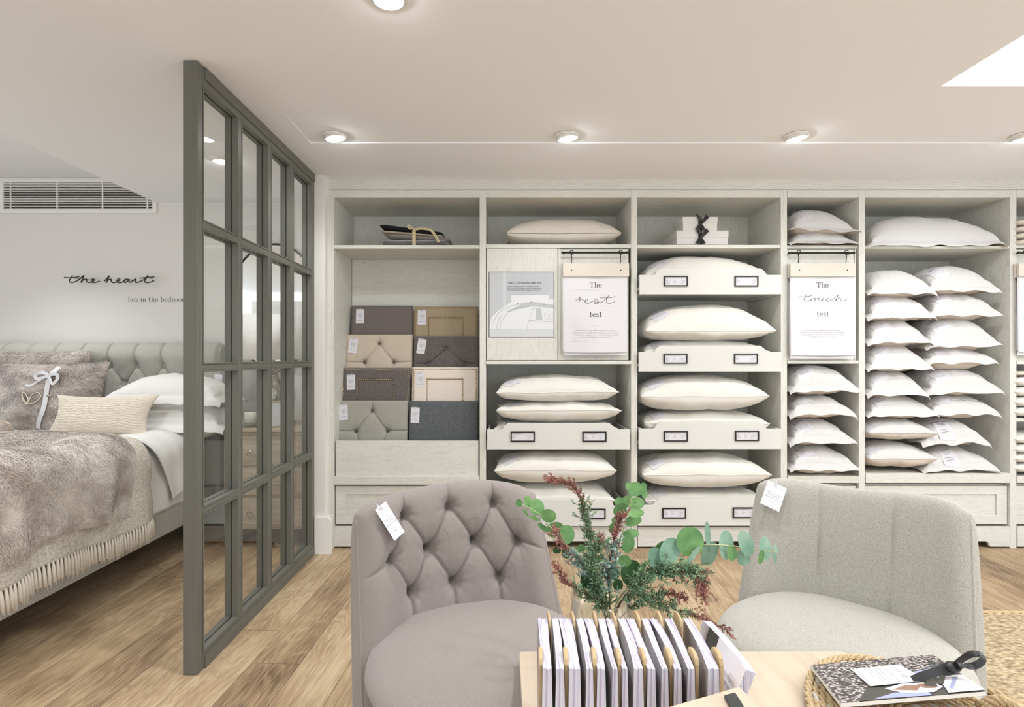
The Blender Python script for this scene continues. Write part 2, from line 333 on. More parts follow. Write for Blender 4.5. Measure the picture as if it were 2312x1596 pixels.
# ------------------------------------------------------------ lettering
_tc = {}
def text2d(body, size, align='CENTER', shear=0., spacing=1.):
    k = (body, align, shear, spacing)
    if k not in _tc:
        c = bpy.data.curves.new('t', 'FONT'); c.body = body; c.size = 1.; c.align_x = align; c.shear = shear; c.space_character = spacing; c.resolution_u = 1
        o = bpy.data.objects.new('t', c); C.objects.link(o); bpy.context.view_layer.update()
        me = o.to_mesh(); _tc[k] = ([(v.co.x, v.co.y) for v in me.vertices], [tuple(p.vertices) for p in me.polygons]); o.to_mesh_clear()
        bpy.data.objects.remove(o); bpy.data.curves.remove(c)
    v, f = _tc[k]; return [(x * size, y * size) for x, y in v], f
def put_text(mb, fn, body, size, x, y, mat, **kw):
    v, f = text2d(body, size, **kw); mb.add([fn(a + x, b + y) for a, b in v], f, mat, False)
GL = {
 'T': (.64, [((.31, 0), (.31, .7)), ((.02, .7), (.6, .7)), ((.03, .7), (.03, .56)), ((.59, .7), (.59, .56)), ((.19, 0), (.43, 0))]),
 'h': (.52, [((.12, 0), (.12, .74)), ((.03, .74), (.12, .74)), ((.02, 0), (.22, 0)), ((.12, .34), (.2, .44), (.3, .46), (.38, .4), (.39, .28), (.39, .14), (.39, 0)), ((.29, 0), (.49, 0))]),
 'n': (.52, [((.12, 0), (.12, .46)), ((.03, .46), (.12, .46)), ((.02, 0), (.22, 0)), ((.12, .34), (.2, .44), (.3, .46), (.38, .4), (.39, .28), (.39, .14), (.39, 0)), ((.29, 0), (.49, 0))]),
 'e': (.46, [((.07, .25), (.41, .25)), ((.41, .25), (.38, .39), (.25, .46), (.11, .39), (.06, .24), (.1, .08), (.24, 0), (.35, .03), (.42, .12))]),
 't': (.36, [((.15, .66), (.15, .3), (.15, .08), (.22, 0), (.32, .06)), ((.02, .46), (.31, .46))]),
 's': (.4, [((.33, .34), (.31, .43), (.21, .46), (.1, .42), (.08, .33), (.16, .26), (.27, .2), (.33, .12), (.28, .02), (.18, 0), (.08, .03), (.06, .13))]),
 'l': (.25, [((.12, 0), (.12, .74)), ((.03, .74), (.12, .74)), ((.02, 0), (.22, 0))]),
 'i': (.25, [((.12, 0), (.12, .46)), ((.03, .46), (.12, .46)), ((.02, 0), (.22, 0)), ((.12, .6), (.12, .68))]),
 'b': (.52, [((.12, 0), (.12, .74)), ((.03, .74), (.12, .74)), ((.12, .36), (.25, .46), (.38, .42), (.45, .23), (.38, .04), (.25, 0), (.12, .08))]),
 'd': (.52, [((.4, 0), (.4, .74)), ((.31, .74), (.4, .74)), ((.4, 0), (.49, 0)), ((.4, .36), (.27, .46), (.12, .42), (.06, .23), (.12, .04), (.27, 0), (.4, .08))]),
 'r': (.36, [((.12, 0), (.12, .46)), ((.03, .46), (.12, .46)), ((.02, 0), (.24, 0)), ((.12, .32), (.2, .44), (.3, .45), (.32, .38))]),
 'o': (.5, [((.25, .46), (.1, .4), (.05, .23), (.1, .06), (.25, 0), (.4, .06), (.45, .23), (.4, .4), (.25, .46))]),
 'm': (.8, [((.12, 0), (.12, .46)), ((.03, .46), (.12, .46)), ((.02, 0), (.22, 0)), ((.12, .34), (.2, .44), (.3, .46), (.38, .4), (.39, .28), (.39, 0)), ((.29, 0), (.49, 0)), ((.39, .34), (.47, .44), (.57, .46), (.65, .4), (.66, .28), (.66, 0)), ((.56, 0), (.76, 0))]),
 ' ': (.26, [])}
def ribbon2d(mb, fn, pts, wf, mat):
    pts = [Vector((p[0], p[1])) for p in pts]
    if len(pts) > 2: pts = [Vector((q[0], q[1])) for q in catmull([(p.x, p.y, 0) for p in pts], 6)]
    n = len(pts); L = []
    for i, p in enumerate(pts):
        t = pts[min(i + 1, n - 1)] - pts[max(i - 1, 0)]
        if t.length < 1e-9: t = Vector((1, 0))
        t.normalize(); w = wf(t); q = Vector((-t.y, t.x)) * w
        L += [fn(p.x + q.x, p.y + q.y), fn(p.x - q.x, p.y - q.y)]
    mb.add(L, [(2 * i, 2 * i + 1, 2 * i + 3, 2 * i + 2) for i in range(n - 1)], mat, False)
def serif(mb, fn, body, size, x, y, mat, thick=.052, thin=.012, track=.0, align='C'):
    w = sum(GL[c][0] + track for c in body) * size
    if align == 'C': x -= w / 2
    for ch in body:
        adv, st = GL[ch]
        for s in st:
            ribbon2d(mb, fn, [(x + a * size, y + b * size) for a, b in s], lambda t: size * lerp(thin, thick, abs(t.y) ** 1.6), mat)
        x += (adv + track) * size
def script(mb, fn, strokes, w, mat):
    for s in strokes: ribbon2d(mb, fn, s, lambda t: w, mat)
make_mats()
# ============================================================ the room
CZ = 2.43
def room():
    m = MB(); m.box(-5.2, 5.2, -3.2, 4.3, -.1, 0.); struct(m.build('floor', 'oak_floor'))
    m = MB()   # main ceiling, with the light well at the right and the shallow rebate along the wall bulkhead
    z0, z1 = CZ, CZ + .45
    hx0, hx1, hy0, hy1 = 1.9, 4.2, .2, 2.37
    def quad(x0, x1, y0, y1, za, zb=None):
        zb = za if zb is None else zb
        m.add([(x0, y0, za), (x1, y0, za), (x1, y1, zb), (x0, y1, zb)], [(0, 3, 2, 1)], 0, False)
    R = .006; rx = -1.05
    quad(-2.62, 5.2, 3.0, 4.3, z0)                 # bulkhead over the shelving
    m.add([(rx, 3.0, z0), (5.2, 3.0, z0), (5.2, 3.0, z0 + R), (rx, 3.0, z0 + R)], [(0, 1, 2, 3)], 0, False)
    m.add([(rx, 3.0, z0), (rx, 3.0, z0 + R), (rx, 2.6, z0)], [(0, 1, 2)], 0, False)
    m.add([(rx, 2.6, z0), (5.2, 2.6, z0), (5.2, 3.0, z0 + R), (rx, 3.0, z0 + R)], [(0, 3, 2, 1)], 0, False)
    quad(-2.62, rx, 2.6, 3.0, z0)
    quad(-2.62, 5.2, hy1, 2.6, z0); quad(-2.62, hx0, hy0, hy1, z0); quad(hx1, 5.2, hy0, hy1, z0); quad(-2.62, 5.2, -3.2, hy0, z0)
    # well sides
    for a, b in (((hx0, hy0), (hx0, hy1)), ((hx0, hy1), (hx1, hy1)), ((hx1, hy1), (hx1, hy0)), ((hx1, hy0), (hx0, hy0))):
        m.add([(a[0], a[1], z0), (b[0], b[1], z0), (b[0], b[1], z1), (a[0], a[1], z1)], [(0, 1, 2, 3)], 0, False)
    # roof slab above everything, and the raised part at the left
    m.box(-5.2, 5.2, -3.2, 4.3, z1 + .02, z1 + .12)
    m.add([(-5.2, -3.2, CZ + .19), (-2.62, -3.2, CZ + .19), (-2.62, 4.3, CZ + .19), (-5.2, 4.3, CZ + .19)], [(0, 3, 2, 1)], 0, False)
    m.add([(-2.62, -3.2, z0), (-2.62, 4.3, z0), (-2.62, 4.3, z0 + .19), (-2.62, -3.2, z0 + .19)], [(0, 1, 2, 3)], 0, False)
    struct(m.build('ceiling', 'ceiling_paint'))
    m = MB(); m.box(hx0 + .01, hx1 - .01, hy0 + .01, hy1 - .01, z1 - .02, z1); o = m.build('ceiling_light_panel', 'sky_panel')
    tag(o, 'large luminous panel set high in the ceiling recess at top right', 'ceiling light')
    m = MB(); m.box(-5.2, 5.2, 4.15, 4.3, 0, CZ + .45); struct(m.build('wall_back', 'wall_paint'))
    m = MB(); m.box(-5.3, -5.2, 2.6, 4.3, 0, CZ + .45); struct(m.build('wall_left', 'wall_paint'))
    m = MB(); m.box(5.2, 5.3, 2.6, 4.3, 0, CZ + .45); struct(m.build('wall_right', 'wall_paint'))
    m = MB(); m.box(-5.2, -1.6, -3.2, -3.1, 0, CZ); struct(m.build('wall_front', 'wall_paint'))
    # pilaster between partition and shelving
    xa, xb = X(708, 3.5), X(738, 3.56)
    m = MB(); m.box(-1.262, X(738, 3.56), 3.52, 4.15, 0, CZ); struct(m.build('trim_1', 'trim_paint', bevel=.002))
    m = MB(); m.prism([(-1.2, 0), (X(747, 3.5), 0), (X(747, 3.5), .215), (X(741, 3.5), .235), (-1.2, .235)], 'y', 3.49, 3.52); m.box(X(738, 3.56), X(745, 3.56), 3.5, 3.6, 0, .22)
    struct(m.build('baseboard_right', 'trim_paint', bevel=.001))
    m = MB(); m.box(-5.2, -1.262, 4.13, 4.15, 0, .16); struct(m.build('baseboard_back', 'trim_paint', bevel=.003))
    # fascia above shelving
    m = MB(); m.box(X(738, 3.6), 5.2, 3.605, 4.15, Z(428, 3.6), CZ - .0); m.box(X(738, 3.6), X(740, 3.6), 3.595, 3.605, 0, CZ)
    struct(m.build('trim_2', 'white_oak_h'))
room()

def downlight(px, py, z, label, tilt, power, aim=None, grp='round ceiling downlights'):
    Y = (z - H) * F / (CY - py); x = X(px, Y)
    r = empty('ceiling_downlight', (x, Y, z), 0, label, 'ceiling light', grp)
    m = MB(); m.lathe([(.048, .004), (.05, -.004), (.062, -.006), (.064, -.001), (.064, .004)], n=36); m.build('bezel', 'trim_paint', r)
    T = Matrix.Rotation(tilt[0], 4, 'X') @ Matrix.Rotation(tilt[1], 4, 'Y')
    m = MB(); m.lathe([(.0, .02), (.049, .02), (.0525, -.012), (.046, -.0135), (.043, -.006)], n=36); m.xf(T); m.build('lamp_housing', 'trim_paint', r)
    m = MB(); m.lathe([(.0, -.026), (.020, -.0245), (.036, -.019), (.044, -.012)], n=36); m.xf(T); m.build('lens', 'lamp_lens', r)
    spot((x, Y, z - .05), aim or (x, Y + .45, 0), power)
    return r
def spot(loc, to, power, size=2.3, blend=.8, rad=.045, col=(.975, .985, 1.)):
    l = bpy.data.lights.new('downlight_beam', 'SPOT'); l.energy = power; l.spot_size = size; l.spot_blend = blend; l.shadow_soft_size = rad; l.color = col
    o = bpy.data.objects.new('downlight_beam', l); C.objects.link(o); o.location = loc
    o.rotation_euler = (Vector(to) - Vector(loc)).to_track_quat('-Z', 'Y').to_euler(); return o
KP = 13
for px, w in ((755, 'leftmost downlight above the shelving, over the fabric sample bay'), (1280, 'second downlight from the partition, above the rest test sign'), (1798, 'third downlight from the partition, above the touch test bay'), (2312, 'downlight cut by the right edge of the photo')):
    downlight(px, 308, CZ - .002, 'round white tilted ' + w, (.05, -.16), KP)
downlight(877, -6, CZ, 'bright round downlight at the top edge of the photo, nearest the viewer', (0, 0), 40, (-.37, 1.9, 0))
downlight(500, 360, CZ, 'round downlight above the bedside chest, seen through the glazed partition', (.1, 0), KP * .8, (-1.8, 3.4, 0))
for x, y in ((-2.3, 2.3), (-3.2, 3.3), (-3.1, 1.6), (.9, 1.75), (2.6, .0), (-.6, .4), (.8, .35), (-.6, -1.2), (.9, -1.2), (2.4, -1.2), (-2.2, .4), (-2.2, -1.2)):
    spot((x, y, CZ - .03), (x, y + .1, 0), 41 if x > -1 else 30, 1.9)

# air grille on the bedroom wall
def grille():
    Y = 4.15; x0, x1 = X(2, Y), X(355, Y); z0, z1 = Z(482, Y), Z(404, Y)
    r = empty('air_grille', ((x0 + x1) / 2, Y, z0), 0, 'long white slatted air vent high on the wall above the bed', 'vent')
    inv = Vector((-(x0 + x1) / 2, -Y, -z0))
    def L(m, n, mats, **k): m.v = [tuple(Vector(v) + inv) for v in m.v]; return m.build(n, mats, r, **k)
    m = MB(); t = .03
    m.box(x0, x1, Y - .012, Y, z1 - t, z1); m.box(x0, x1, Y - .012, Y, z0, z0 + t); m.box(x0, x0 + t, Y - .012, Y, z0 + t, z1 - t); m.box(x1 - t, x1, Y - .012, Y, z0 + t, z1 - t)
    L(m, 'vent_frame', 'trim_paint')
    m = MB(); m.box(x0 + t, x1 - t, Y - .004, Y - .001, z0 + t, z1 - t); L(m, 'dark_backing', 'grille_dark')
    m = MB(); n = 16
    for i in range(n):
        z = lerp(z0 + t, z1 - t, (i + .5) / n); m.box(x0 + t, x1 - t, Y - .013, Y - .006, z - .0022, z + .0022)
    for p in (27, 132, 234, 335): xx = X(p, Y); m.box(xx - .004, xx + .004, Y - .0145, Y - .005, z0 + t, z1 - t)
    L(m, 'louvre', 'trim_paint')
grille()
# wall lettering
def lettering():
    Y = 4.08
    def f(zx, zy): return (X(zx / 3.99, Y), Z(380 + zy / 3.99, Y))
    S = [[(655, 965), (625, 1010), (640, 1028), (680, 1020), (720, 995), (755, 965), (742, 1000), (730, 1028), (750, 1005), (780, 998), (780, 1018), (800, 1028), (830, 1020), (852, 1005), (838, 995), (822, 1010), (835, 1028), (870, 1025), (898, 1015)],
         [(578, 983), (650, 985), (715, 975)],
         [(940, 1015), (965, 990), (985, 968), (970, 1000), (955, 1030), (975, 1005), (1000, 998), (1003, 1018), (1020, 1030), (1050, 1022), (1080, 1005), (1068, 995), (1052, 1012), (1065, 1030), (1100, 1025), (1135, 1003), (1160, 1000), (1135, 998), (1115, 1015), (1130, 1028), (1160, 1008), (1168, 1026), (1200, 1010), (1222, 995), (1218, 1012), (1225, 1028), (1260, 1020), (1300, 998), (1335, 965), (1305, 1010), (1312, 1028), (1350, 1026), (1388, 1010)],
         [(1258, 990), (1320, 983), (1390, 978)]]
    m = MB()
    for s in S:
        q = catmull([(f(*p)[0], Y, f(*p)[1]) for p in s], 5); m.tube(q, .0042, 6)
        a = q[len(q) // 2]; m.tube([a, (a.x, 4.15, a.z)], .002, 5)
    o = m.build('wall_lettering', 'wall_letter'); tag(o, 'raised black handwritten metal words the heart standing off the wall above the bed', 'wall lettering')
    m = MB(); Yw = 4.149; sz = 11.6 / F * Yw / .74
    serif(m, lambda a, b: (a, Yw, b), 'lies in the bedroom', sz, X(289, Yw), Z(681, Yw), 0, thick=.04, thin=.01, track=.035, align='L')
    tag(m.build('wall_caption', 'wall_print'), 'small grey serif words lies in the bedroom printed on the wall under the raised script', 'wall lettering')
lettering()

# ============================================================ glazed partition
def partition():
    r = empty('glazed_partition', (-1.233, 2.83, 0), 0, 'tall sage grey timber partition glazed with sixteen panes between the bed and the shop', 'partition')
    inv = Vector((1.233, -2.83, 0))
    def L(m, n, mats, **k): m.v = [tuple(Vector(v) + inv) for v in m.v]; return m.build(n, mats, r, **k)
    xa, xb = -1.262, -1.204
    m = MB(); m.box(xa, xb, 2.16, 2.20, 0, CZ - .002); L(m, 'end_post', 'sage_paint', bevel=.003)
    m = MB(); m.box(xa, xb, 3.455, 3.505, 0, CZ - .002); L(m, 'wall_post', 'sage_paint', bevel=.003)
    m = MB(); m.box(xa, xb, 2.20, 3.455, 2.354, CZ - .002); m.box(xb - .001, xb + .006, 2.21, 3.5, CZ - .05, CZ - .002); L(m, 'top_rail', 'sage_paint', bevel=.002)
    m = MB(); m.box(xa, xb, 2.20, 3.455, 0, .07); m.box(xb - .001, xb + .007, 2.21, 3.5, 0, .05); L(m, 'bottom_rail', 'sage_paint', bevel=.002)
    ys = [(2.20, 2.497), (2.527, 2.819), (2.849, 3.122), (3.152, 3.455)]; zs = [(.07, .625), (.65, 1.203), (1.228, 1.78), (1.805, 2.354)]
    for a, b in zip(ys[:-1], ys[1:]):
        m = MB(); m.box(xa, xb, a[1], b[0], .07, 2.354); L(m, 'upright_bar', 'sage_paint', bevel=.002)
    for a, b in zip(zs[:-1], zs[1:]):
        m = MB()
        for y0, y1 in ys: m.box(xa, xb, y0, y1, a[1], b[0])
        L(m, 'cross_bar', 'sage_paint', bevel=.002)
    m = MB(); t = .007     # glazing beads: a fine moulding round every opening, either side of the pane
    for y0, y1 in ys:
        for z0, z1 in zs:
            for x0, x1 in ((-1.229, xb + .002), (xa - .002, -1.237)):
                m.box(x0, x1, y0, y0 + t, z0, z1); m.box(x0, x1, y1 - t, y1, z0, z1); m.box(x0, x1, y0 + t, y1 - t, z0, z0 + t); m.box(x0, x1, y0 + t, y1 - t, z1 - t, z1)
    L(m, 'glazing_bead', 'sage_paint', bevel=.001)
    for y0, y1 in ys:
        for z0, z1 in zs:
            m = MB(); m.add([(-1.233, y0 + .002, z0 + .002), (-1.233, y1 - .002, z0 + .002), (-1.233, y1 - .002, z1 - .002), (-1.233, y0 + .002, z1 - .002)], [(0, 1, 2, 3)], 0, False)
            L(m, 'glass_pane', 'pane_glass')
partition()
# ============================================================ shelving units
Y0, YB = 3.60, 4.10
def sx(px, Y=Y0): return X(px, Y)
def sz(py, Y=Y0): return Z(py, Y)
def tray_poly(xl, xr, top, side, bot, Y):
    a, b, c, d = X(xl, Y), X(xr, Y), X(xl + 36, Y), X(xl + 46, Y)
    e, f = X(xr - 46, Y), X(xr - 36, Y); zt, zs, zb = Z(top, Y), Z(side, Y), Z(bot, Y); k = .008
    return [(a, zb), (b, zb), (b, zs), (f + k, zs), (f, zs + k), (f - .004, zt - .022), (e, zt - .004), (e - k, zt), (d + k, zt), (d, zt - .004), (c + .004, zt - .022), (c, zs + k), (c - k, zs), (a, zs)]
def label_holder(par, inv, x0, x1, z0, z1, Y, title, three=True):
    m = MB(); t = .0075
    for a in ((x0, x1, z1 - t, z1), (x0, x1, z0, z0 + t), (x0, x0 + t, z0 + t, z1 - t), (x1 - t, x1, z0 + t, z1 - t)): m.box(a[0], a[1], Y - .008, Y, a[2], a[3], 0)
    m.box(x0 + t, x1 - t, Y - .003, Y - .001, z0 + t, z1 - t, 1)
    fn = lambda a, b: (a, Y - .0035, b); w = x1 - x0
    put_text(m, fn, title, .0078 if len(title) < 27 else .0068, x0 + t + .004, z1 - t - .0075, 2, align='LEFT')
    def lines(x, n, wd, z):
        for i in range(n): ribbon2d(m, fn, [(x, z - i * .0045), (x + wd * (1 - .2 * ((i * 7) % 3)), z - i * .0045)], lambda q: .0006, 3)
    lines(x0 + t + .004, 1, .012, z1 - .0235); lines(x0 + t + .004, 5 if three else 3, .026, z1 - .030)
    if three: lines(x0 + w * .38, 1, .011, z1 - .0235); lines(x0 + w * .38, 3, .026, z1 - .034)
    lines(x0 + w * .72, 1, .01, z1 - .0235); lines(x0 + w * .72, 2, .03, z1 - .030); lines(x0 + w * .72, 2, .016, z1 - .042)
    ribbon2d(m, fn, [(x0 + w * .68, z1 - .02), (x0 + w * .68, z0 + t + .002)], lambda q: .0004, 3)
    m.v = [tuple(Vector(v) + inv) for v in m.v]
    return m.build('label_holder', ['black_metal', 'card_white', 'ink', 'ink_grey'], par)
UNITS = {}
def unit(key, pl, pr, label, first=False, base='door', shelves=(), trays=(), extra=None, lower=(1076, 1094)):
    xl, xr = sx(pl), sx(pr); sw = sx(14 + CX)
    ox = (xl + xr) / 2; r = empty('shelving_unit', (ox, Y0, 0), 0, label, 'shelving', 'built-in shelving bays'); UNITS[key] = r
    inv = Vector((-ox, -Y0, 0))
    def L(m, n, mats, par=r, **k): m.v = [tuple(Vector(v) + inv) for v in m.v]; return m.build(n, mats, par, **k)
    top = sz(429); zt = sz(446)
    m = MB(); m.box(xr, xr + sw, Y0, YB, 0, top); L(m, 'side_panel', 'white_oak_v', bevel=.001)
    if first: m = MB(); m.box(xl - sw, xl, Y0, YB, 0, top); L(m, 'side_panel', 'white_oak_v', bevel=.001)
    m = MB(); m.box(xl, xr, Y0 + .002, YB, zt, top); L(m, 'top_panel', 'white_oak_h')
    m = MB(); m.box(xl, xr, YB - .012, YB, .08, zt); L(m, 'back_panel', 'white_oak_v')
    for y0, y1, ya in shelves:
        m = MB(); m.box(xl + .001, xr - .001, ya, YB - .012, sz(y1), sz(y0)); L(m, 'shelf', 'white_oak_h', bevel=.001)
    if base == 'door':
        m = MB(); m.box(xl + .001, xr - .002, Y0 - .004, YB - .012, sz(lower[1]), sz(lower[0])); L(m, 'shelf', 'white_oak_h', bevel=.001)
        za, zb = sz(1185), sz(1094.5) - .012; d = MB(); w = .075; yf = Y0 + .016
        d.box(xl + .006, xr - .006, yf, yf + .02, zb - .055, zb); d.box(xl + .006, xr - .006, yf, yf + .02, za, za + .06); d.box(xl + .006, xl + w, yf, yf + .02, za + .06, zb - .055); d.box(xr - w, xr - .006, yf, yf + .02, za + .06, zb - .055)
        d.box(xl + w, xr - w, yf + .009, yf + .02, za + .06, zb - .055); L(d, 'drawer_front', 'white_oak_h', bevel=.0015)
        m = MB(); m.box(xl + .006, xr - .006, yf + .03, YB - .02, sz(1185), sz(1096)); L(m, 'carcass', 'white_oak_h')
    zb_, z1 = .012, sz(1189); k = .035; a, b = xl + .003, xr - .003
    m = MB(); m.prism([(a, zb_), (a + .13, zb_), (a + .14, zb_ + k - .01), (a + .155, zb_ + k), (b - .155, zb_ + k), (b - .14, zb_ + k - .01), (b - .13, zb_), (b, zb_), (b, z1), (a, z1)], 'y', Y0 - .002, Y0 + .02)
    L(m, 'plinth', 'white_oak_h', bevel=.001)
    for t in trays:
        txl, txr, ttop, tside, tbot, labs = t; Yt = Y0 - .03 if not (len(t) > 6) else t[6]
        m = MB(); m.prism(tray_poly(txl, txr, ttop, tside, tbot, Yt), 'y', Yt, Yt + .02)
        x0, x1, zb, zs = X(txl, Yt) + .004, X(txr, Yt) - .004, Z(tbot, Yt), Z(tside, Yt); xs0, xs1 = max(x0, xl + .012), min(x1, xr - .012)
        m.box(xs0, xs0 + .015, Yt + .02, YB - .03, zb, zs); m.box(xs1 - .015, xs1, Yt + .02, YB - .03, zb, zs); m.box(xs0 + .015, xs1 - .015, Yt + .02, YB - .03, zb + .012, zb + .024); m.box(xs0 + .015, xs1 - .015, YB - .045, YB - .03, zb + .024, zs)
        m.box(xs0 - .010, xs0, Yt + .04, YB - .05, zb + .03, zb + .05); m.box(xs1, xs1 + .010, Yt + .04, YB - .05, zb + .03, zb + .05)
        d = L(m, 'display_drawer', 'tray_paint', bevel=.0015)
        for lx0, lx1, ly0, ly1, txt, th in labs: label_holder(d, inv, X(lx0, Yt), X(lx1, Yt), Z(ly1, Yt), Z(ly0, Yt), Yt, txt, th)
    if extra: extra(L, xl, xr, r, inv)
    return r
def bay1(L, xl, xr, r, inv):
    m = MB(); m.box(xl + .003, xr - .003, YB - .075, YB - .013, sz(1076), Z(587, YB - .075)); L(m, 'display_board', 'white_oak_h')
    m = MB(); m.box(sx(757), sx(1080), Y0 + .012, Y0 + .03, sz(1076), sz(996)); L(m, 'front_board', 'white_oak_h', bevel=.001)
def hook(m, x, z, zb, Y):
    m.tube(catmull([(x + .002, Y + .006, z - .014), (x + .011, Y - .003, z - .006), (x + .009, Y - .004, z + .01), (x - .001, Y + .0, z + .014), (x - .009, Y, z + .004), (x - .001, Y + .0, z - .018), (x + .002, Y, z - .03), (x + .001, Y + .004, zb)], 5), .0028, 6)
def rod(L, pxa, pxb, py, Y):
    m = MB(); xa, xb, z = X(pxa, Y), X(pxb, Y), Z(py, Y)
    m.tube([(xa, Y, z), (xb, Y, z)], .0065, 10)
    for x in (xa, xb): m.sphere((x, Y, z), .009, 10, 6); m.tube([(x + (.012 if x == xa else -.012), Y, z), (x + (.012 if x == xa else -.012), Y + .05, z)], .004, 6)
    L(m, 'hanging_rail', 'black_metal')
def bay2(L, xl, xr, r, inv):
    zt, zb = sz(561), sz(813)
    m = MB(); m.box(sx(1098.5), sx(1258.5), Y0 + .001, Y0 + .022, zb, zt)
    m.box(sx(1259), sx(1261), Y0 + .012, Y0 + .022, zb, zt); L(m, 'cupboard_door', 'white_oak_v', bevel=.001)
    m = MB(); m.box(sx(1265), sx(1420), Y0 + .012, Y0 + .03, zb, zt); m.box(sx(1261), sx(1265), Y0 + .004, Y0 + .03, zb, zt); L(m, 'recessed_panel', 'white_oak_v', bevel=.001)
    rod(L, 1270, 1416, 570, Y0 - .03)
    # printed panel set in the door: a white bed against a pale wall
    x0, x1, z0, z1 = sx(1105), sx(1250), sz(760), sz(615); m = MB(); Y = Y0 + .001
    m.box(x0 - .004, x1 + .004, Y - .003, Y, z0 - .004, z1 + .004, 0)
    W, Hh = x1 - x0, z1 - z0; lay = [Y - .0032]
    def poly(pts, mat):
        lay[0] -= .00012; m.add([(x0 + W * a / 545, lay[0], z1 - Hh * b / 545) for a, b in pts], [tuple(range(len(pts)))[::-1]], mat, False)
    def strp(pts, w, mat):
        lay[0] -= .00012; ribbon2d(m, lambda a, b: (a, lay[0], b), [(x0 + W * a / 545, z1 - Hh * b / 545) for a, b in pts], lambda t: w, mat)
    poly([(0, 0), (545, 0), (545, 545), (0, 545)], 1); poly([(115, 0), (140, 0), (140, 545), (115, 545)], 2); poly([(190, 0), (505, 0), (505, 200), (190, 200)], 4)
    poly([(185, 195), (500, 190), (505, 260), (185, 270)], 3); poly([(0, 480), (545, 480), (545, 545), (0, 545)], 2)
    poly([(0, 440), (20, 380), (80, 320), (170, 260), (280, 225), (420, 218), (545, 230), (545, 480), (0, 480)], 3)
    poly([(150, 330), (280, 265), (380, 250), (545, 275), (545, 300), (380, 285), (300, 300), (160, 350)], 5)
    poly([(330, 310), (440, 305), (450, 405), (320, 410)], 5); poly([(340, 316), (392, 310), (392, 404), (330, 404)], 3)
    poly([(140, 345), (250, 310), (370, 298), (340, 400), (310, 490), (200, 470), (150, 475)], 3); strp([(368, 300), (345, 380), (312, 488)], .0016, 5)
    poly([(455, 330), (500, 318), (545, 318), (545, 415), (470, 410), (450, 380)], 3); strp([(545, 340), (490, 335), (465, 360), (485, 395), (545, 400)], .0014, 5); strp([(545, 360), (505, 358), (495, 375), (545, 382)], .0012, 5)
    strp([(330, 412), (545, 418)], .0016, 5); strp([(30, 430), (80, 340), (170, 290), (290, 262), (380, 250)], .0013, 5); strp([(150, 340), (250, 300), (330, 285), (545, 300)], .0012, 5)
    strp([(60, 490), (80, 400), (110, 360)], .0014, 5); strp([(90, 490), (100, 420), (150, 350)], .0012, 5)
    for a, b in ((243, 268), (355, 256), (462, 272)): poly([(a - 9, b - 4), (a, b - 8), (a + 9, b - 2), (a, b + 8)], 6)
    fn = lambda a, b: (a, Y - .0058, b)
    put_text(m, fn, 'Step 1. Choose the right bed', .0205, x0 + W * 155 / 545, z1 - Hh * 95 / 545, 7, align='LEFT', shear=.25, spacing=.92)
    for i, t in enumerate(('Simply choosing the right bed can give us an extra', 'hour of sleep - we suggest a classic, high-quality design', 'that can be updated easily, depending on the season.')):
        put_text(m, fn, t, .0102, x0 + W * 155 / 545, z1 - Hh * (123 + 15.5 * i) / 545, 7, align='LEFT')
    L(m, 'sign_panel', ['ink', 'sign_bg', 'sign_light', 'sign_white', 'sign_shadow', 'sign_shadow', 'sign_grey', 'ink'])
def bay4(L, xl, xr, r, inv):
    m = MB(); m.box(xl + .002, sx(1931), Y0 + .012, Y0 + .03, sz(814), sz(562)); m.box(sx(1931), sx(1934), Y0 + .004, Y0 + .03, sz(814), sz(562)); L(m, 'recessed_panel', 'white_oak_v', bevel=.001)
    rod(L, 1782, 1928, 571, Y0 - .03)
def bay6(L, xl, xr, r, inv):
    m = MB(); m.box(xl + .002, xr - .05, Y0 + .012, Y0 + .03, sz(814), sz(562)); L(m, 'recessed_panel', 'white_oak_v', bevel=.001)
    rod(L, 2300, 2446, 570, Y0 - .03)
T1 = (552.5, 560, Y0 + .004)
GD = ' Goose Down Pillow'
unit(1, 754, 1083, 'leftmost shelving bay holding the eight headboard fabric samples and tied fabric bundle', True, shelves=[(553, 561, Y0 + .004)], extra=bay1)
unit(2, 1097, 1425, 'second shelving bay with picture panel on its door and the rest test chart', base=None, shelves=[(551.5, 560, Y0), (814, 822, Y0 - .006)],
     trays=[(1100, 1423, 955, 970, 1014.5, [(1153, 1207.5, 974, 997, 'Silk Protein Pillow', False), (1315, 1369, 974, 997, 'Soft & Light Breathable Pillow', True)]),
            (1098, 1421, 1128, 1143, 1188, [(1152, 1206, 1148, 1171, 'Soft & Light Pillow', True), (1313, 1367, 1148, 1171, 'Silk Protein Pillow', False)])], extra=bay2)
unit(3, 1439, 1763, 'middle shelving bay with four pull-out trays of pillows under a shelf with gift boxes', base=None, shelves=[(552.5, 560, Y0 + .004)],
     trays=[(1444, 1765, 605.5, 620.5, 664.5, [(1499, 1552.5, 623, 646.5, 'Canadian' + GD, True), (1658, 1711.5, 623, 647, 'Luxury Classic Support Pillow', False)]),
            (1443, 1764, 780, 795, 839, [(1498, 1551.5, 798, 821, 'Canadian' + GD, True), (1657, 1710.5, 798, 821, 'White Goose Feather & Down Pillow', False)]),
            (1443, 1765, 953, 968, 1014, [(1498.5, 1552.5, 973, 996.5, 'Siberian' + GD, True), (1659, 1713, 972, 995.5, 'Siberian' + GD, True)]),
            (1440, 1762, 1127, 1141, 1187, [(1495, 1548.5, 1146, 1170, 'Hungarian' + GD, True), (1654, 1708, 1145, 1169, 'Hungarian' + GD, True)])])
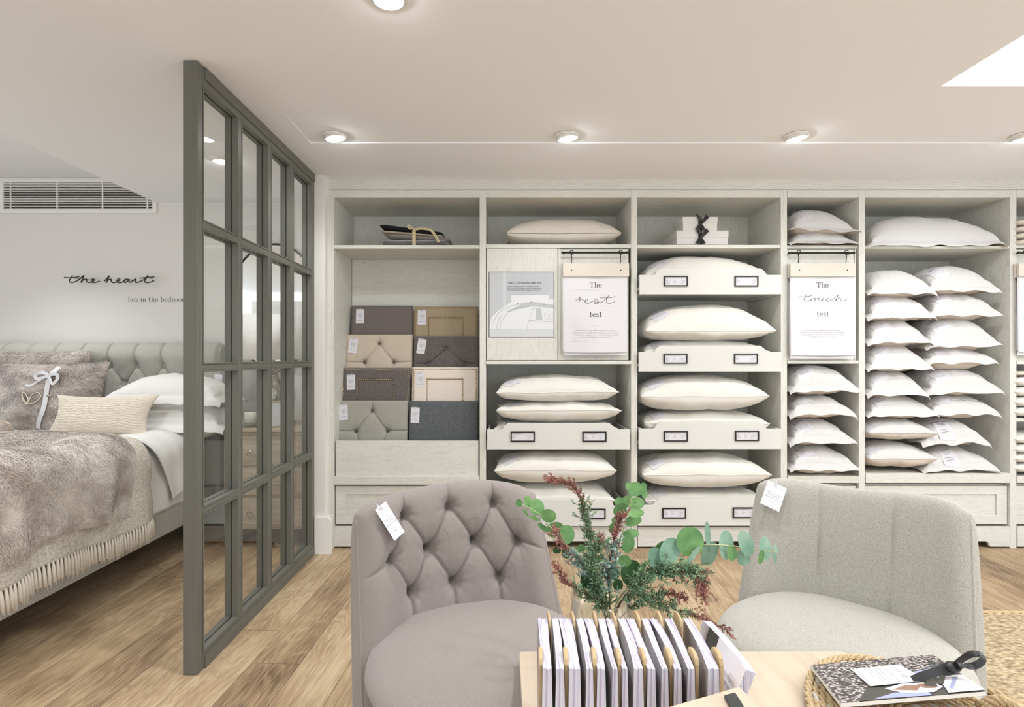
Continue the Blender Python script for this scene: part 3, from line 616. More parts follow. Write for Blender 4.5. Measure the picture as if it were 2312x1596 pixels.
unit(4, 1778, 1939, 'narrow shelving bay with the touch test chart and four pillows below', shelves=[(553, 560.5, Y0 + .01), (814, 821, Y0 + .0)], extra=bay4, lower=(1074, 1090))
unit(5, 1954, 2281, 'wide shelving bay filled with two columns of white pillowcases', shelves=[(555, 561, Y0 + .004)], lower=(1068.5, 1090))
unit(6, 2296, 2625, 'shelving bay cut by the right edge, holding folded quilts', shelves=[(553, 560, Y0 + .004), (814, 822, Y0), (944, 952, Y0 + .01)], extra=bay6, lower=(1074, 1090))

# ------------------------------------------------------------ hanging test charts
def chart(pxl, pxr, name_words, strokes, tiny, faint, label, holes, py0=594, pyr=570, psl=None, psr=None, pyb=795, cx=None):
    Y = Y0 - .045; x0, x1 = X(pxl, Y), X(pxr, Y); z0, z1 = Z(py0 + 30, Y), Z(py0, Y)
    r = empty('hanging_chart', ((x0 + x1) / 2, Y, z0 - .5), 0, label, 'chart', 'hanging paper charts'); inv = Vector((-(x0 + x1) / 2, -Y, -(z0 - .5)))
    def L(m, n, mats, **k): m.v = [tuple(Vector(v) + inv) for v in m.v]; return m.build(n, mats, r, **k)
    m = MB(); m.box(x0, x1, Y, Y + .012, z0, z1, 0); 
    for h in holes: m.disc((X(h, Y), Y - .0004, (z0 + z1) / 2 - .003), .0045, 'y', 14, 1)
    L(m, 'clamp_bar', ['pine', 'black_metal'])
    m = MB(); m.box(x0 + .0, x1 - .0, Y + .026, Y + .036, z0 - .003, z1); L(m, 'rear_clamp_bar', 'pine')
    m = MB()
    for h in holes: hook(m, X(h, Y) + .0, Z(pyr, Y0 - .03), z1 - .002, Y0 - .033)
    L(m, 'hook', 'black_metal')
    sl, sr = X(psl, Y), X(psr, Y); zb = Z(pyb, Y)
    sh = [MB() for _ in range(3)]
    for k, mm in enumerate(sh):   # three sheets, each a little off the other
        dx = (-.003, -.006, .0)[k] - .0; dz = (0, .012, -.02)[k]; yy = Y + .0135 + .004 * k
        fn = lambda u, v, dx=dx, dz=dz, yy=yy, k=k: (lerp(sl + (dx if k else 0), sr + (dx * .3 if k else 0), u), yy - (.007 * math.sin(PI * (u - .02)) * (1 - v) if k == 0 else 0) + .002 * math.sin(9 * u + 3 * v + k), lerp(zb + dz, z0 + .004, v) - (.002 * math.sin(PI * u) if v < .01 else 0))
        if k == 0: f0 = fn
        mm.grid(fn, lin(0, 1, 21), lin(0, 1, 15), 0)
    def fp(x, z):
        u = (x - sl) / (sr - sl); v = (z - zb) / (z0 + .004 - zb); p = f0(clamp(u), clamp(v)); return (x, p[1] - .0008, z)
    cxx = X(cx, Y); m = sh[0]
    serif(m, fp, 'The', 16.6 / F * Y, cxx, Z(name_words[0], Y), 1, track=.02, thick=.05, thin=.016)
    serif(m, fp, 'test', 16.6 / F * Y, cxx, Z(name_words[1], Y), 1, track=.04, thick=.05, thin=.016)
    for s in strokes: ribbon2d(m, fp, [(X(a, Y), Z(b, Y)) for a, b in s], lambda t: .0014, 1)
    for i, t in enumerate(tiny): put_text(m, fp, t, .0125, cxx, Z(name_words[2] + i * 4.75, Y), 2, spacing=.93)
    for yy in name_words[3]: ribbon2d(m, fp, [(cxx - .022, Z(yy, Y)), (cxx + .022, Z(yy, Y))], lambda t: .0006, 2)
    for (t, a, b, s) in faint:
        if t: put_text(m, fp, t, s, X(a, Y), Z(b, Y), 3, align='LEFT')
        else: ribbon2d(m, fp, [(X(a, Y), Z(b, Y)), (X(a + s, Y), Z(b, Y))], lambda q: .0009, 3)
    L(m, 'paper_sheet', ['paper', 'ink', 'ink_grey', 'ink_faint'])
    L(sh[1], 'paper_sheet', ['paper']); L(sh[2], 'paper_sheet', ['paper'])
    return r
r_ = lambda a, b: (1270 + a / 7.98, 600 + b / 7.98)
t_ = lambda a, b: (1760 + a / 4.2, 460 + b / 4.2)
REST = [[r_(*p) for p in ((240, 618), (280, 598), (320, 566), (312, 605), (295, 665), (305, 635), (330, 603), (355, 600), (400, 634), (440, 634), (462, 612), (440, 598), (412, 625), (412, 655), (450, 674), (510, 660), (570, 622), (615, 588), (632, 615), (655, 645), (640, 675), (600, 682), (573, 662), (592, 645), (650, 657), (705, 655), (760, 620), (815, 565), (840, 528), (812, 580), (798, 635), (815, 668), (865, 672), (925, 655), (960, 632))],
        [r_(*p) for p in ((680, 572), (830, 572), (965, 552))]]
TOUCH = [[t_(*p) for p in ((265, 858), (248, 885), (240, 908), (262, 922), (295, 914), (325, 897), (312, 903), (312, 918), (332, 922), (348, 908), (336, 894), (360, 898), (385, 893), (376, 912), (392, 922), (425, 895), (418, 914), (438, 919), (470, 898), (480, 892), (460, 902), (455, 916), (478, 922), (520, 900), (560, 870), (568, 860), (555, 890), (540, 922), (560, 898), (582, 889), (590, 903), (600, 920), (625, 918), (652, 902))],
         [t_(*p) for p in ((190, 879), (255, 881), (315, 869))]]
fr = [('Are you a hot sleeper?', 1290, 656, .02), ('', 1290, 666, 84), ('', 1290, 690, 108)] + [('', 1290, 718 + 5.5 * i, (20, 45, 20, 45, 28)[i]) for i in range(5)] + [('', 1290, 760 + 5 * i, (20, 55, 40)[i]) for i in range(3)]
chart(1271.5, 1420.5, (648, 715, 747.5, (734.5, 772.5)), REST, ('Whether you love natural fillings or luxury non-allergenic', 'alternatives, sink into a pillow that naturally supports your unique', 'sleeping style to enjoy the most comfortable slumber possible', 'and wake up feeling fresh and well rested.'), fr,
      'white paper chart reading The rest test hanging from a black rail in the second bay', (1290.5, 1401.5), psl=1273, psr=1417, cx=1346)
ft = [('Do you like a soft & luxurious feel?', 1802, 658, .018), ('We recommend cotton sateen', 1802, 667, .014), ('', 1804, 684, 118), ('', 1804, 689, 100)] + [('', 1805, 720 + 5.2 * i, (34, 30, 40, 34, 30)[i]) for i in range(5)] + [('', 1852, 720 + 5.2 * i, (32, 30, 40, 24)[i]) for i in range(4)]
chart(1785, 1932, (648, 714, 747, (771.5,)), TOUCH, ('Your bedroom should be a luxurious retreat that', 'helps ensure a peaceful night\'s sleep. Indulge in our beautifully', 'high quality pure cotton bed linen for that five-star feeling', 'every night. Here\'s how to choose yours.'), ft,
      'white paper chart reading The touch test hanging above the narrow bay of pillows', (1805, 1913), psl=1788, psr=1934, pyb=802, cx=1860)
chart(2301, 2448, (648, 714, 747, (771.5,)), [], (), [], 'white paper chart cut by the right edge of the photo, above folded quilts', (2318, 2426), psl=2304, psr=2446, cx=2376)

# ============================================================ pillows
class PS:
    """surface of a pillow: top(u,v), bottom(u,v); x along the shelf, -y towards the viewer"""
    def __init__(s, L, W, ht, hb, seed, flange=0., droop=0., pinch=.05, wr=1., tilt=0., boxy=.5):
        s.L, s.W, s.ht, s.hb, s.seed, s.fl, s.dr, s.pi, s.wr, s.tilt, s.bx = L, W, ht, hb, seed * 7.31, flange, droop, pinch, wr, tilt, boxy
    def prof(s, u, v):
        a = max(0., 1 - abs(u) ** 2.6); b = max(0., 1 - abs(v) ** 2.3); return (a ** s.bx) * (b ** s.bx)
    def base(s, u, v):
        # u,v beyond 1 lie in the flange
        uu, vv = clamp(u, -1, 1), clamp(v, -1, 1); p = s.pi
        x = s.L / 2 * uu * (1 - p * uu * uu * (1 - vv * vv)); y = s.W / 2 * vv * (1 - p * 1.3 * vv * vv * (1 - uu * uu))
        if s.fl: x *= 1 - .06 * (vv + 1) / 2
        ex, ey = u - uu, v - vv; z = 0
        if ex or ey:
            x += ex * s.fl * 10; y += ey * s.fl * 10; d = min(1.4, math.hypot(ex, ey) * 10)
            z = -s.dr * d ** 1.3 * (1 + .5 * N3(x * 9 + s.seed, y * 9)) + .0035 * math.sin(x * 31 + s.seed) * d
            if ey < 0: y += .35 * s.dr * d * d
        edge = max(abs(uu) ** 6, abs(vv) ** 6)
        z += .006 * edge * N3(x * 7 + s.seed, y * 7 + 3.) * s.wr
        z += s.tilt * x
        return x, y, z
    def wrink(s, u, v, x, y):
        gy = math.exp(-(1 - abs(v)) / .3); gx = math.exp(-(1 - abs(u)) / .22)
        w = .009 * gy * N3(x * 34 + s.seed, y * 4) + .007 * gx * N3(x * 5, y * 34 + s.seed)
        w += .009 * N3(x * 6 + s.seed, y * 7) + .004 * N3(x * 16 + s.seed, y * 13, 4.)
        # long soft folds running in from the corners
        w -= .006 * max(0, math.sin((x * .8 + y) * 26 + 4 * N3(x * 5 + s.seed, y * 5))) ** 4 * (gx + gy) * .7
        return w * s.wr * (1.5 if s.fl else 1.15)
    def top(s, u, v, off=0.):
        x, y, z = s.base(u, v); p = s.prof(u, v); return Vector((x, y, z + s.ht * p + (s.wrink(u, v, x, y) * min(1, p * 3)) + .0006 + off))
    def bot(s, u, v):
        x, y, z = s.base(u, v); p = s.prof(u, v) ** .8; return Vector((x, y, z - s.hb * min(1, p * 1.15) + .8 * s.wrink(u, v, x + 3, y) * min(1, p * 3) - .0006))
    def mesh(s, m, nu=56, nv=34, mt=0, mb=0):
        def ax(n):
            t = [math.sin(PI / 2 * q) for q in lin(-1, 1, n)]
            if s.fl: t = [-1.1, -1.066, -1.033] + t + [1.033, 1.066, 1.1]
            return t
        us, vs = ax(nu), ax(nv)
        m.grid(s.top, us, vs, mt); m.grid(s.bot, us, vs, mb, flip=True)
        # close the rim
        for fn_e in (lambda t: (t, vs[0]), lambda t: (t, vs[-1])):
            m.grid(lambda t, w: (s.top if w else s.bot)(*fn_e(t)), us, [0, 1], mt, flip=(fn_e(0)[1] > 0))
        for fn_e in (lambda t: (us[0], t), lambda t: (us[-1], t)):
            m.grid(lambda t, w: (s.top if w else s.bot)(*fn_e(t)), vs, [0, 1], mt, flip=(fn_e(0)[0] < 0))
def swing_card(par, ps, cx, cy, rot, w, h, title, big=False, lift=.0035, sub=True):
    c, sn = math.cos(rot), math.sin(rot)
    def f(a, b, off=lift):
        x, y = cx + a * c - b * sn, cy + a * sn + b * c
        return ps.top(clamp(x / (ps.L / 2), -1.05, 1.05), clamp(y / (ps.W / 2), -1.05, 1.05), off)
    m = MB(); m.grid(lambda u, v: f(u, v), lin(-w / 2, w / 2, 6), lin(-h / 2, h / 2, 8), 0)
    g = lambda a, b: f(a, b, lift + .0012)
    put_text(m, g, 'touch me', .013, 0, h * .27, 1)
    ws = title.split(' ') if title else []
    for i, t in enumerate(ws[:2]): put_text(m, g, t, .024 if len(t) < 9 else .020, 0, h * .10 - i * .021, 1)
    if sub:
        for i in range(2): ribbon2d(m, g, [(-w * .33, -h * .24 - i * .008), (w * .33, -h * .24 - i * .008)], lambda q: .0007, 2)
        ribbon2d(m, g, [(-w * .2, -h * .1), (w * .2, -h * .1)], lambda q: .0006, 2)
    o = m.build('swing_ticket', ['card_white', 'ink', 'ink_grey'], par)
    m = MB(); p0 = f(0, h * .43, lift + .002)
    for pts in ([(0, h * .43), (-.012, h * .55), (-.026, h * .50)], [(0, h * .43), (.012, h * .56), (.022, h * .62)]):
        m.tube(catmull([f(a, b, lift + .004 + .006 * k) for k, (a, b) in enumerate(pts)], 4), .0012, 5)
    m.build('string', 'card_white', o)
    return o
CNT = [0]
def pillow(name, label, group, xl, xr, yt, ys, yb, Yf=3.55, W=.44, mat='white_cotton', mbot=None, kind='plump', ticket=None, piping=None, pinch=.05, droop=.035, fl=.04, cat='pillow', tilt=0., wr=1., rz=0., stitch=None, tk=None, boxy=.5, clampx=None):
    CNT[0] += 1; seed = CNT[0]
    x0, x1 = X(xl, Yf), X(xr, Yf)
    if kind == 'case' and clampx is not None: x0 = max(x0, clampx)
    L = x1 - x0; zs = Z(ys, Yf); zt = Z(yt, Yf + W * .5); zb = Z(yb, Yf + .1)
    f = fl if kind == 'case' else 0.; d = droop if kind == 'case' else 0.
    if kind == 'case': zs += d; L -= 2 * f; 
    ht, hb = max(.02, zt - zs), max(.012, zs - zb)
    ps = PS(L, W - f, ht, hb, seed, f, d, pinch, wr, tilt, boxy)
    m = MB(); mats = [mat, mbot or mat]
    ps.mesh(m, mt=0, mb=1)
    if stitch:
        # decorative line set back from the front hem
        mats += [stitch[1]]; vv = stitch[0]
        if stitch[2] == 'line': m.tube([ps.top(u, vv, .001) for u in lin(-.97, .97, 60)], .0014, 5, 2)
        if stitch[2] == 'scallop':
            for u in lin(-.99, .99, int(L / .014)): m.sphere(ps.base(u, vv), .0062, 8, 5, 2, (1, 1, .6))
        if stitch[2] == 'dots':
            for u in lin(-.95, .95, int(L / .009)): m.sphere(ps.top(u, vv, .0005), .0017, 5, 3, 2)
        if stitch[2] == 'band':
            for q in lin(vv, vv + .16, 6): m.tube([ps.top(u, q, .0006) for u in lin(-.96, .96, 50)], .0008, 4, 2)
    o = m.build(name, mats); o.location = ((x0 + x1) / 2, Yf + W / 2 + f * .5, zs); o.rotation_euler = (0, 0, rz)
    tag(o, label, cat, group)
    if piping or kind == 'plump':
        q = MB(); per = [(u, -1) for u in lin(-1, 1, 50)] + [(1, v) for v in lin(-1, 1, 24)[1:]] + [(u, 1) for u in lin(1, -1, 50)[1:]] + [(-1, v) for v in lin(1, -1, 24)[1:]]
        q.tube([Vector(ps.base(u, v)) for u, v in per], .003 if piping else .0028, 6, cap=False); q.build('piping', piping or mat, o)
    if ticket is not None:
        a = tk or ((-.29 * L, -.27 * W, .2) if kind == 'case' else (-.38 * L, -.26 * W, .3))
        swing_card(o, ps, a[0], a[1], a[2], .108, .14, ticket)
    return o, ps
GB2 = 'plump pillows in the second bay'; GB3 = 'plump pillows on the pull-out trays'; GB4 = 'pillows in the narrow bay'; G5L = 'left column of white pillowcases'; G5R = 'right column of white pillowcases'
pl = pillow
pl('pillow', 'cream honeycomb-knit pillow with grey piping on the top shelf of the second bay', None, 1144, 1403, 500, 526, 551.5, Yf=3.62, W=.44, mat='knit_cream', piping='grey_piping', ticket=None, wr=.5, boxy=.42)
pl('pillow', 'fat white pillow on top of the stack above the second bay upper tray', GB2, 1120, 1397, 846, 886, 905.5, ticket='', mat='cream_cotton')
pl('pillow', 'white pillow in the middle of the stack on the second bay upper tray', GB2, 1120, 1403, 902, 927, 952, ticket='', mat='cream_cotton')
pl('pillow', 'flattened white pillow lying inside the second bay upper tray, under two others', GB2, 1116, 1394, 945, 968, 1000, Yf=3.6, W=.42, mat='cream_cotton', ticket='')
pl('pillow', 'big puffed white pillow under the upper tray of the second bay', GB2, 1116, 1392, 1017, 1062, 1088, ticket='', mat='cream_cotton')
pl('pillow', 'white pillow in the lowest tray of the second bay, behind the plant sprigs', GB2, 1112, 1388, 1086, 1128, 1160, Yf=3.6, W=.42, mat='cream_cotton', ticket='')
pl('pillow', 'rounded pillow in the top tray of the middle bay, right under the gift box shelf', GB3, 1455, 1738, 583, 626, 655, Yf=3.6, W=.42, mat='cream_cotton', ticket='', boxy=.45)
pl('pillow', 'puffed pillow between the first and second trays of the middle bay', GB3, 1458, 1753, 690, 747, 767, ticket='', mat='cream_cotton')
pl('pillow', 'flat pillow lying inside the second tray of the middle bay', GB3, 1456, 1738, 765, 794, 822, Yf=3.6, W=.42, mat='cream_cotton', ticket='')
pl('pillow', 'wide plump pillow between the second and third trays of the middle bay', GB3, 1448, 1737, 846, 895, 925, ticket='', mat='cream_cotton')
pl('pillow', 'flat pillow lying inside the third tray of the middle bay', GB3, 1456, 1738, 922, 956, 1000, Yf=3.6, W=.42, mat='cream_cotton', ticket='')
pl('pillow', 'large striped down pillow between the third and lowest trays of the middle bay', GB3, 1452, 1742, 1021, 1073, 1099, ticket='', mat='cream_cotton', stitch=(-.3, 'cream_cotton', 'band'))
pl('pillow', 'flat pillow in the lowest tray of the middle bay, beside the grey wool chair', GB3, 1458, 1738, 1097, 1130, 1172, Yf=3.6, W=.42, mat='cream_cotton', ticket='')
# narrow bay
k = dict(kind='case', mbot='under_case', mat='white_linen', W=.44, clampx=sx(1778) + .006)
pl('pillow', 'upper of two flanged pillows above the touch test chart', GB4, 1780, 1951, 479, 519, 528, Yf=3.55, ticket='', droop=.02, tilt=-.05, **k)
pl('pillow', 'lower of two flanged pillows above the touch test chart', GB4, 1780, 1948, 523, 547, 552, Yf=3.56, ticket='', droop=.02, **k)
pl('pillow', 'fattest pillow directly under the touch test chart, topmost of four', GB4, 1780, 1952, 822, 884, 889, Yf=3.55, ticket='Wareham', stitch=(-.62, 'white_cotton', 'band'), **k)
pl('pillow', 'second pillow down in the stack of four under the touch test chart', GB4, 1780, 1943, 887, 939, 943, Yf=3.555, ticket='Dunmore', stitch=(-.7, 'white_cotton', 'band'), **k)
pl('pillow', 'third pillow down in the stack of four under the touch test chart, ticket Adeline', GB4, 1780, 1943, 943, 1002, 1004, Yf=3.555, ticket='Adeline', **k)
pl('pillow', 'lowest pillow under the touch test chart with a hemstitched border, ticket Santorini', GB4, 1780, 1952, 1000, 1064, 1071, Yf=3.55, ticket='Santorini', stitch=(-.84, 'ink_grey', 'dots'), **k)
# wide bay
k['clampx'] = sx(1954) + .006
pl('pillow', 'wide white flanged pillow alone on the top shelf of the wide right bay', None, 1955, 2284, 493, 553, 555, Yf=3.56, droop=.03, boxy=.4, **k)
k['W'] = .44
L5 = [(612, 662, 668, 2128, 'plain and ticketless topmost of the left column', None, None), (663, 717, 722, 2125, 'second from the top of the left column', 'Fairford', None), (718, 774, 779, 2116, 'third from the top of the left column', 'Sabrina', None),
      (773, 833, 836, 2119, 'fourth from the top of the left column, ticket Pimlico', 'Pimlico', None), (830, 893, 893, 2108, 'fifth from the top of the left column, with a fine stitched line', 'Santorini', (-.8, 'ink_faint', 'line')), (887, 941, 942, 2130, 'sixth from the top of the left column, broad flat flange', 'Cavendish', None)]
for yt, ys, yb, xr, w, t, st in L5:
    pl('pillowcase', 'white pillowcase ' + w, G5L, 1955, xr, yt, ys, yb + 2, Yf=3.56, ticket=t, cat='pillow', stitch=st, **k)
pl('pillowcase', 'scallop-trimmed white pillowcase, upper of the two at the foot of the left column', G5L, 1964, 2120, 940, 978, 991, Yf=3.57, W=.44, mat='white_linen', mbot='under_case', ticket='Avignon', cat='pillow', stitch=(-1, 'white_linen', 'scallop'))
pl('pillowcase', 'scallop-trimmed white pillowcase lowest in the left column on the bay floor', G5L, 1964, 2118, 994, 1036, 1053, Yf=3.57, W=.44, mat='white_linen', mbot='under_case', ticket='Avignon', cat='pillow', stitch=(-1, 'white_linen', 'scallop'))
R5 = [(602, 656, 661, 2100, 2272, 'topmost of the right column', 'Islington', None), (660, 712, 718, 2105, 2276, 'second from the top of the right column', 'Genoa', None), (715, 783, 787, 2098, 2276, 'third from the top of the right column, ticket Adeline', 'Adeline', (-.7, 'ink_faint', 'line')),
      (781, 820, 831, 2100, 2266, 'thin, fourth from the top of the right column, ticket Florence', 'Florence', None), (829, 888, 890, 2100, 2280, 'satin striped, fifth from the top of the right column, ticket Hayley', 'Hayley', (-.7, 'ink_faint', 'band')),
      (886, 937, 941, 2106, 2272, 'with a dark corded line, sixth from the top of the right column', 'Hoxton', (-.86, 'ink', 'line'))]
for yt, ys, yb, xl, xr, w, t, st in R5:
    pl('pillowcase', 'white pillowcase ' + w, G5R, xl, xr, yt, ys, yb + 2, Yf=3.575, ticket=t, cat='pillow', stitch=st, **k)
pl('pillowcase', 'greyish white pillowcase with Monmouth Stripe ticket, second from the bottom of the right column', G5R, 2090, 2248, 941, 1004, 1006, Yf=3.57, ticket='Monmouth Stripe', cat='pillow', tk=(-.055, -.15, .12), **k)
pl('pillowcase', 'greyish white pillowcase at the bottom of the right column, ticket Harrison', G5R, 2092, 2268, 1003, 1064, 1066, Yf=3.57, ticket='Harrison', cat='pillow', tk=(-.055, -.15, .12), **k)

# ------------------------------------------------------------ folded quilts at the right edge
def quilt(xl, py0, py1, n, label, Y=3.57, mat='cream_cotton'):
    x0 = X(xl, Y); z0, z1 = Z(py1, Y), Z(py0, Y); m = MB(); w = .62; d = .42; h = (z1 - z0) / n
    for i in range(n):
        zc = z0 + h * (i + .5)
        def fn(u, v):
            a = 2 * PI * v; cx_, sy = math.cos(a), math.sin(a); r = .5
            y = Y + d / 2 - (d / 2) * math.copysign(abs(cx_) ** .35, cx_); z = zc + h / 2 * math.copysign(abs(sy) ** .7, sy) * .98
            z += .003 * math.sin(x0 * 3 + u * w * 60) * (abs(cx_) > .5); e = 1 - abs(2 * u - 1) ** 14
            return (x0 + w * u, lerp(Y + d / 2, y, .86 + .14 * e), lerp(zc, z, e ** .5))
        m.grid(fn, lin(0, 1, 30), lin(0, 1, 28), 0)
    o = m.build('folded_quilt', mat, loc=(x0 + w / 2, Y + d / 2, z0)); return tag(o, label, 'quilt', 'folded quilts in the right edge bay')
quilt(2299, 492, 553, 4, 'folded cream quilt on the top shelf at the right edge of the photo', mat='knit_cream')
quilt(2299, 850, 943, 4, 'folded cream quilt under the cut-off chart at the right edge'); quilt(2300, 838, 849, 1, 'thin beige quilt on top of the upper folded quilt at the right edge', mat='knit_cream')
quilt(2299, 982, 1070, 4, 'folded white quilt low on the right edge bay, just above the cupboard')

# ------------------------------------------------------------ top shelf things
def boxes():
    for (xa, xb, y0, y1, lid, Y, lab) in ((1527.5, 1645, 520.5, 552, 536, 3.66, 'larger flat white gift box with black ribbon, under the smaller one'), (1541.5, 1620.5, 489.5, 520.5, 503, 3.66, 'smaller white gift box with black ribbon on top of the larger box')):
        x0, x1, z0, z1, zl = X(xa, Y), X(xb, Y), Z(y1, Y), Z(y0, Y), Z(lid, Y); d = .33 if xb > 1630 else .22
        r = empty('gift_box', ((x0 + x1) / 2, Y + d / 2, z0), 0, lab, 'box', 'stacked white gift boxes'); inv = Vector((-(x0 + x1) / 2, -Y - d / 2, -z0))
        def L(m, n, mats, **k): m.v = [tuple(Vector(v) + inv) for v in m.v]; return m.build(n, mats, r, **k)
        m = MB(); m.box(x0 + .003, x1 - .003, Y + .003, Y + d - .003, z0, zl + .01); L(m, 'box_base', 'white_box')
        m = MB(); m.box(x0, x1, Y, Y + d, zl, z1); L(m, 'lid', 'white_box', bevel=.001)
        m = MB(); c = X(1581, Y); zc = Z(y0 + 16, Y)
        def rib(pts, w):
            q = catmull(pts, 5); n = len(q)
            vs = []
            for i, p in enumerate(q):
                t = q[min(i + 1, n - 1)] - q[max(i - 1, 0)]; t.normalize(); s = Vector((-t.z, 0, t.x)).normalized() * w[0] * lerp(1, w[1], i / (n - 1)); s.y = .004 * math.sin(i)
                vs += [p - s, p + s]
            m.add(vs, [(2 * i, 2 * i + 1, 2 * i + 3, 2 * i + 2) for i in range(n - 1)], 0, False)
        yy = Y - .006
        m.box(c - .012, c + .012, Y - .0015, Y - .0005, z0 + .001, z1); m.box(c - .012, c + .012, Y, Y + d, z1 + .0002, z1 + .0015)
        m.sphere((c, yy, zc), .011, 10, 7, 0, (1, .8, 1.3))
        rib([(c, yy, zc), (c - .012, yy - .006, zc + .03), (c - .03, yy - .008, zc + (.065 if d < .3 else .045))], (.009, .4))
        rib([(c, yy, zc), (c + .02, yy - .008, zc + .022), (c + .045, yy - .006, zc + .05)], (.009, 1.6))
        rib([(c, yy, zc), (c - .012, yy - .006, zc - .02), (c - .026, yy - .008, zc - .042)], (.009, 1.3))
        rib([(c, yy, zc), (c + .010, yy - .006, zc - .025), (c + .022, yy - .010, zc - .044)], (.009, 1.3))
        L(m, 'ribbon', 'satin_black', solid=.0008)
boxes()
noisy('black_cloth', '#1d1d1f', '#2b2b2e', (300, 300, 300), rough=.9, bump=.2, dist=.0008, spec=.1)
def bundle():
    Y = 3.70; x0, x1 = X(858, Y), X(1013, Y); zb = sz(553); r = empty('fabric_bundle', ((x0 + x1) / 2, Y + .12, zb), 0, 'folded fabrics tied with a cream ribbon on the top left shelf', 'fabric'); inv = Vector((-(x0 + x1) / 2, -Y - .12, -zb))
    def L(m, n, mats, **k): m.v = [tuple(Vector(v) + inv) for v in m.v]; return m.build(n, mats, r, **k)
    lay = [(863, 1008, 548.2, 551.5, 'mauve_linen', 0), (862, 1011, 544.5, 548, 'white_linen', 0), (866, 1010, 541, 544.3, 'white_linen', .0), (874, 1017, 530, 540.8, 'mauve_linen', .07), (860, 1002, 524, 530, 'oat_linen', .08), (857, 1001, 513, 524, 'black_cloth', .13)]
    for a, b, y0, y1, mt, sl in lay:
        m = MB(); xa, xb, za, zz = X(a, Y), X(b, Y), Z(y1, Y), Z(y0, Y); w = xb - xa; h = zz - za
        def fn(u, v):
            an = 2 * PI * v; c, s = math.cos(an), math.sin(an); y = Y + .12 - .12 * math.copysign(abs(c) ** .4, c); e = (1 - abs(2 * u - 1) ** 20) ** .5
            z = za + h / 2 + h / 2 * math.copysign(abs(s) ** .8, s) * e + (.5 - u) * sl * w * 1.0 + .0015 * N3(u * 9, v * 3 + a)
            return (xa + w * u, y, z)
        m.grid(fn, lin(0, 1, 24), lin(0, 1, 24)); L(m, 'folded_cloth', mt)
    m = MB(); c = X(935, Y); z1 = Z(519, Y)
    m.box(c - .012, c + .012, Y - .004, Y - .0025, zb, z1)
    def rib(pts, w=.010):
        q = catmull(pts, 6); n = len(q); vs = []
        for i, p in enumerate(q):
            t = (q[min(i + 1, n - 1)] - q[max(i - 1, 0)]).normalized(); s = Vector((-t.z, .4, t.x)).normalized() * w; vs += [p - s, p + s]
        m.add(vs, [(2 * i, 2 * i + 1, 2 * i + 3, 2 * i + 2) for i in range(n - 1)], 0, False)
    yy = Y - .008
    rib([(c, yy, z1), (c - .02, yy - .01, z1 + .02), (c - .035, yy - .012, z1 + .028), (c - .038, yy - .012, z1 + .012), (c - .015, yy - .008, z1 + .0)], .005)
    rib([(c, yy, z1), (c + .06, yy - .006, z1 + .006), (c + .12, yy - .01, z1 - .01), (c + .155, yy - .012, z1 - .06), (c + .17, yy - .012, z1 - .088)], .009)
    m.sphere((c, yy, z1), .010, 10, 7); L(m, 'ribbon', 'fabric_ribbon', solid=.001)
bundle()

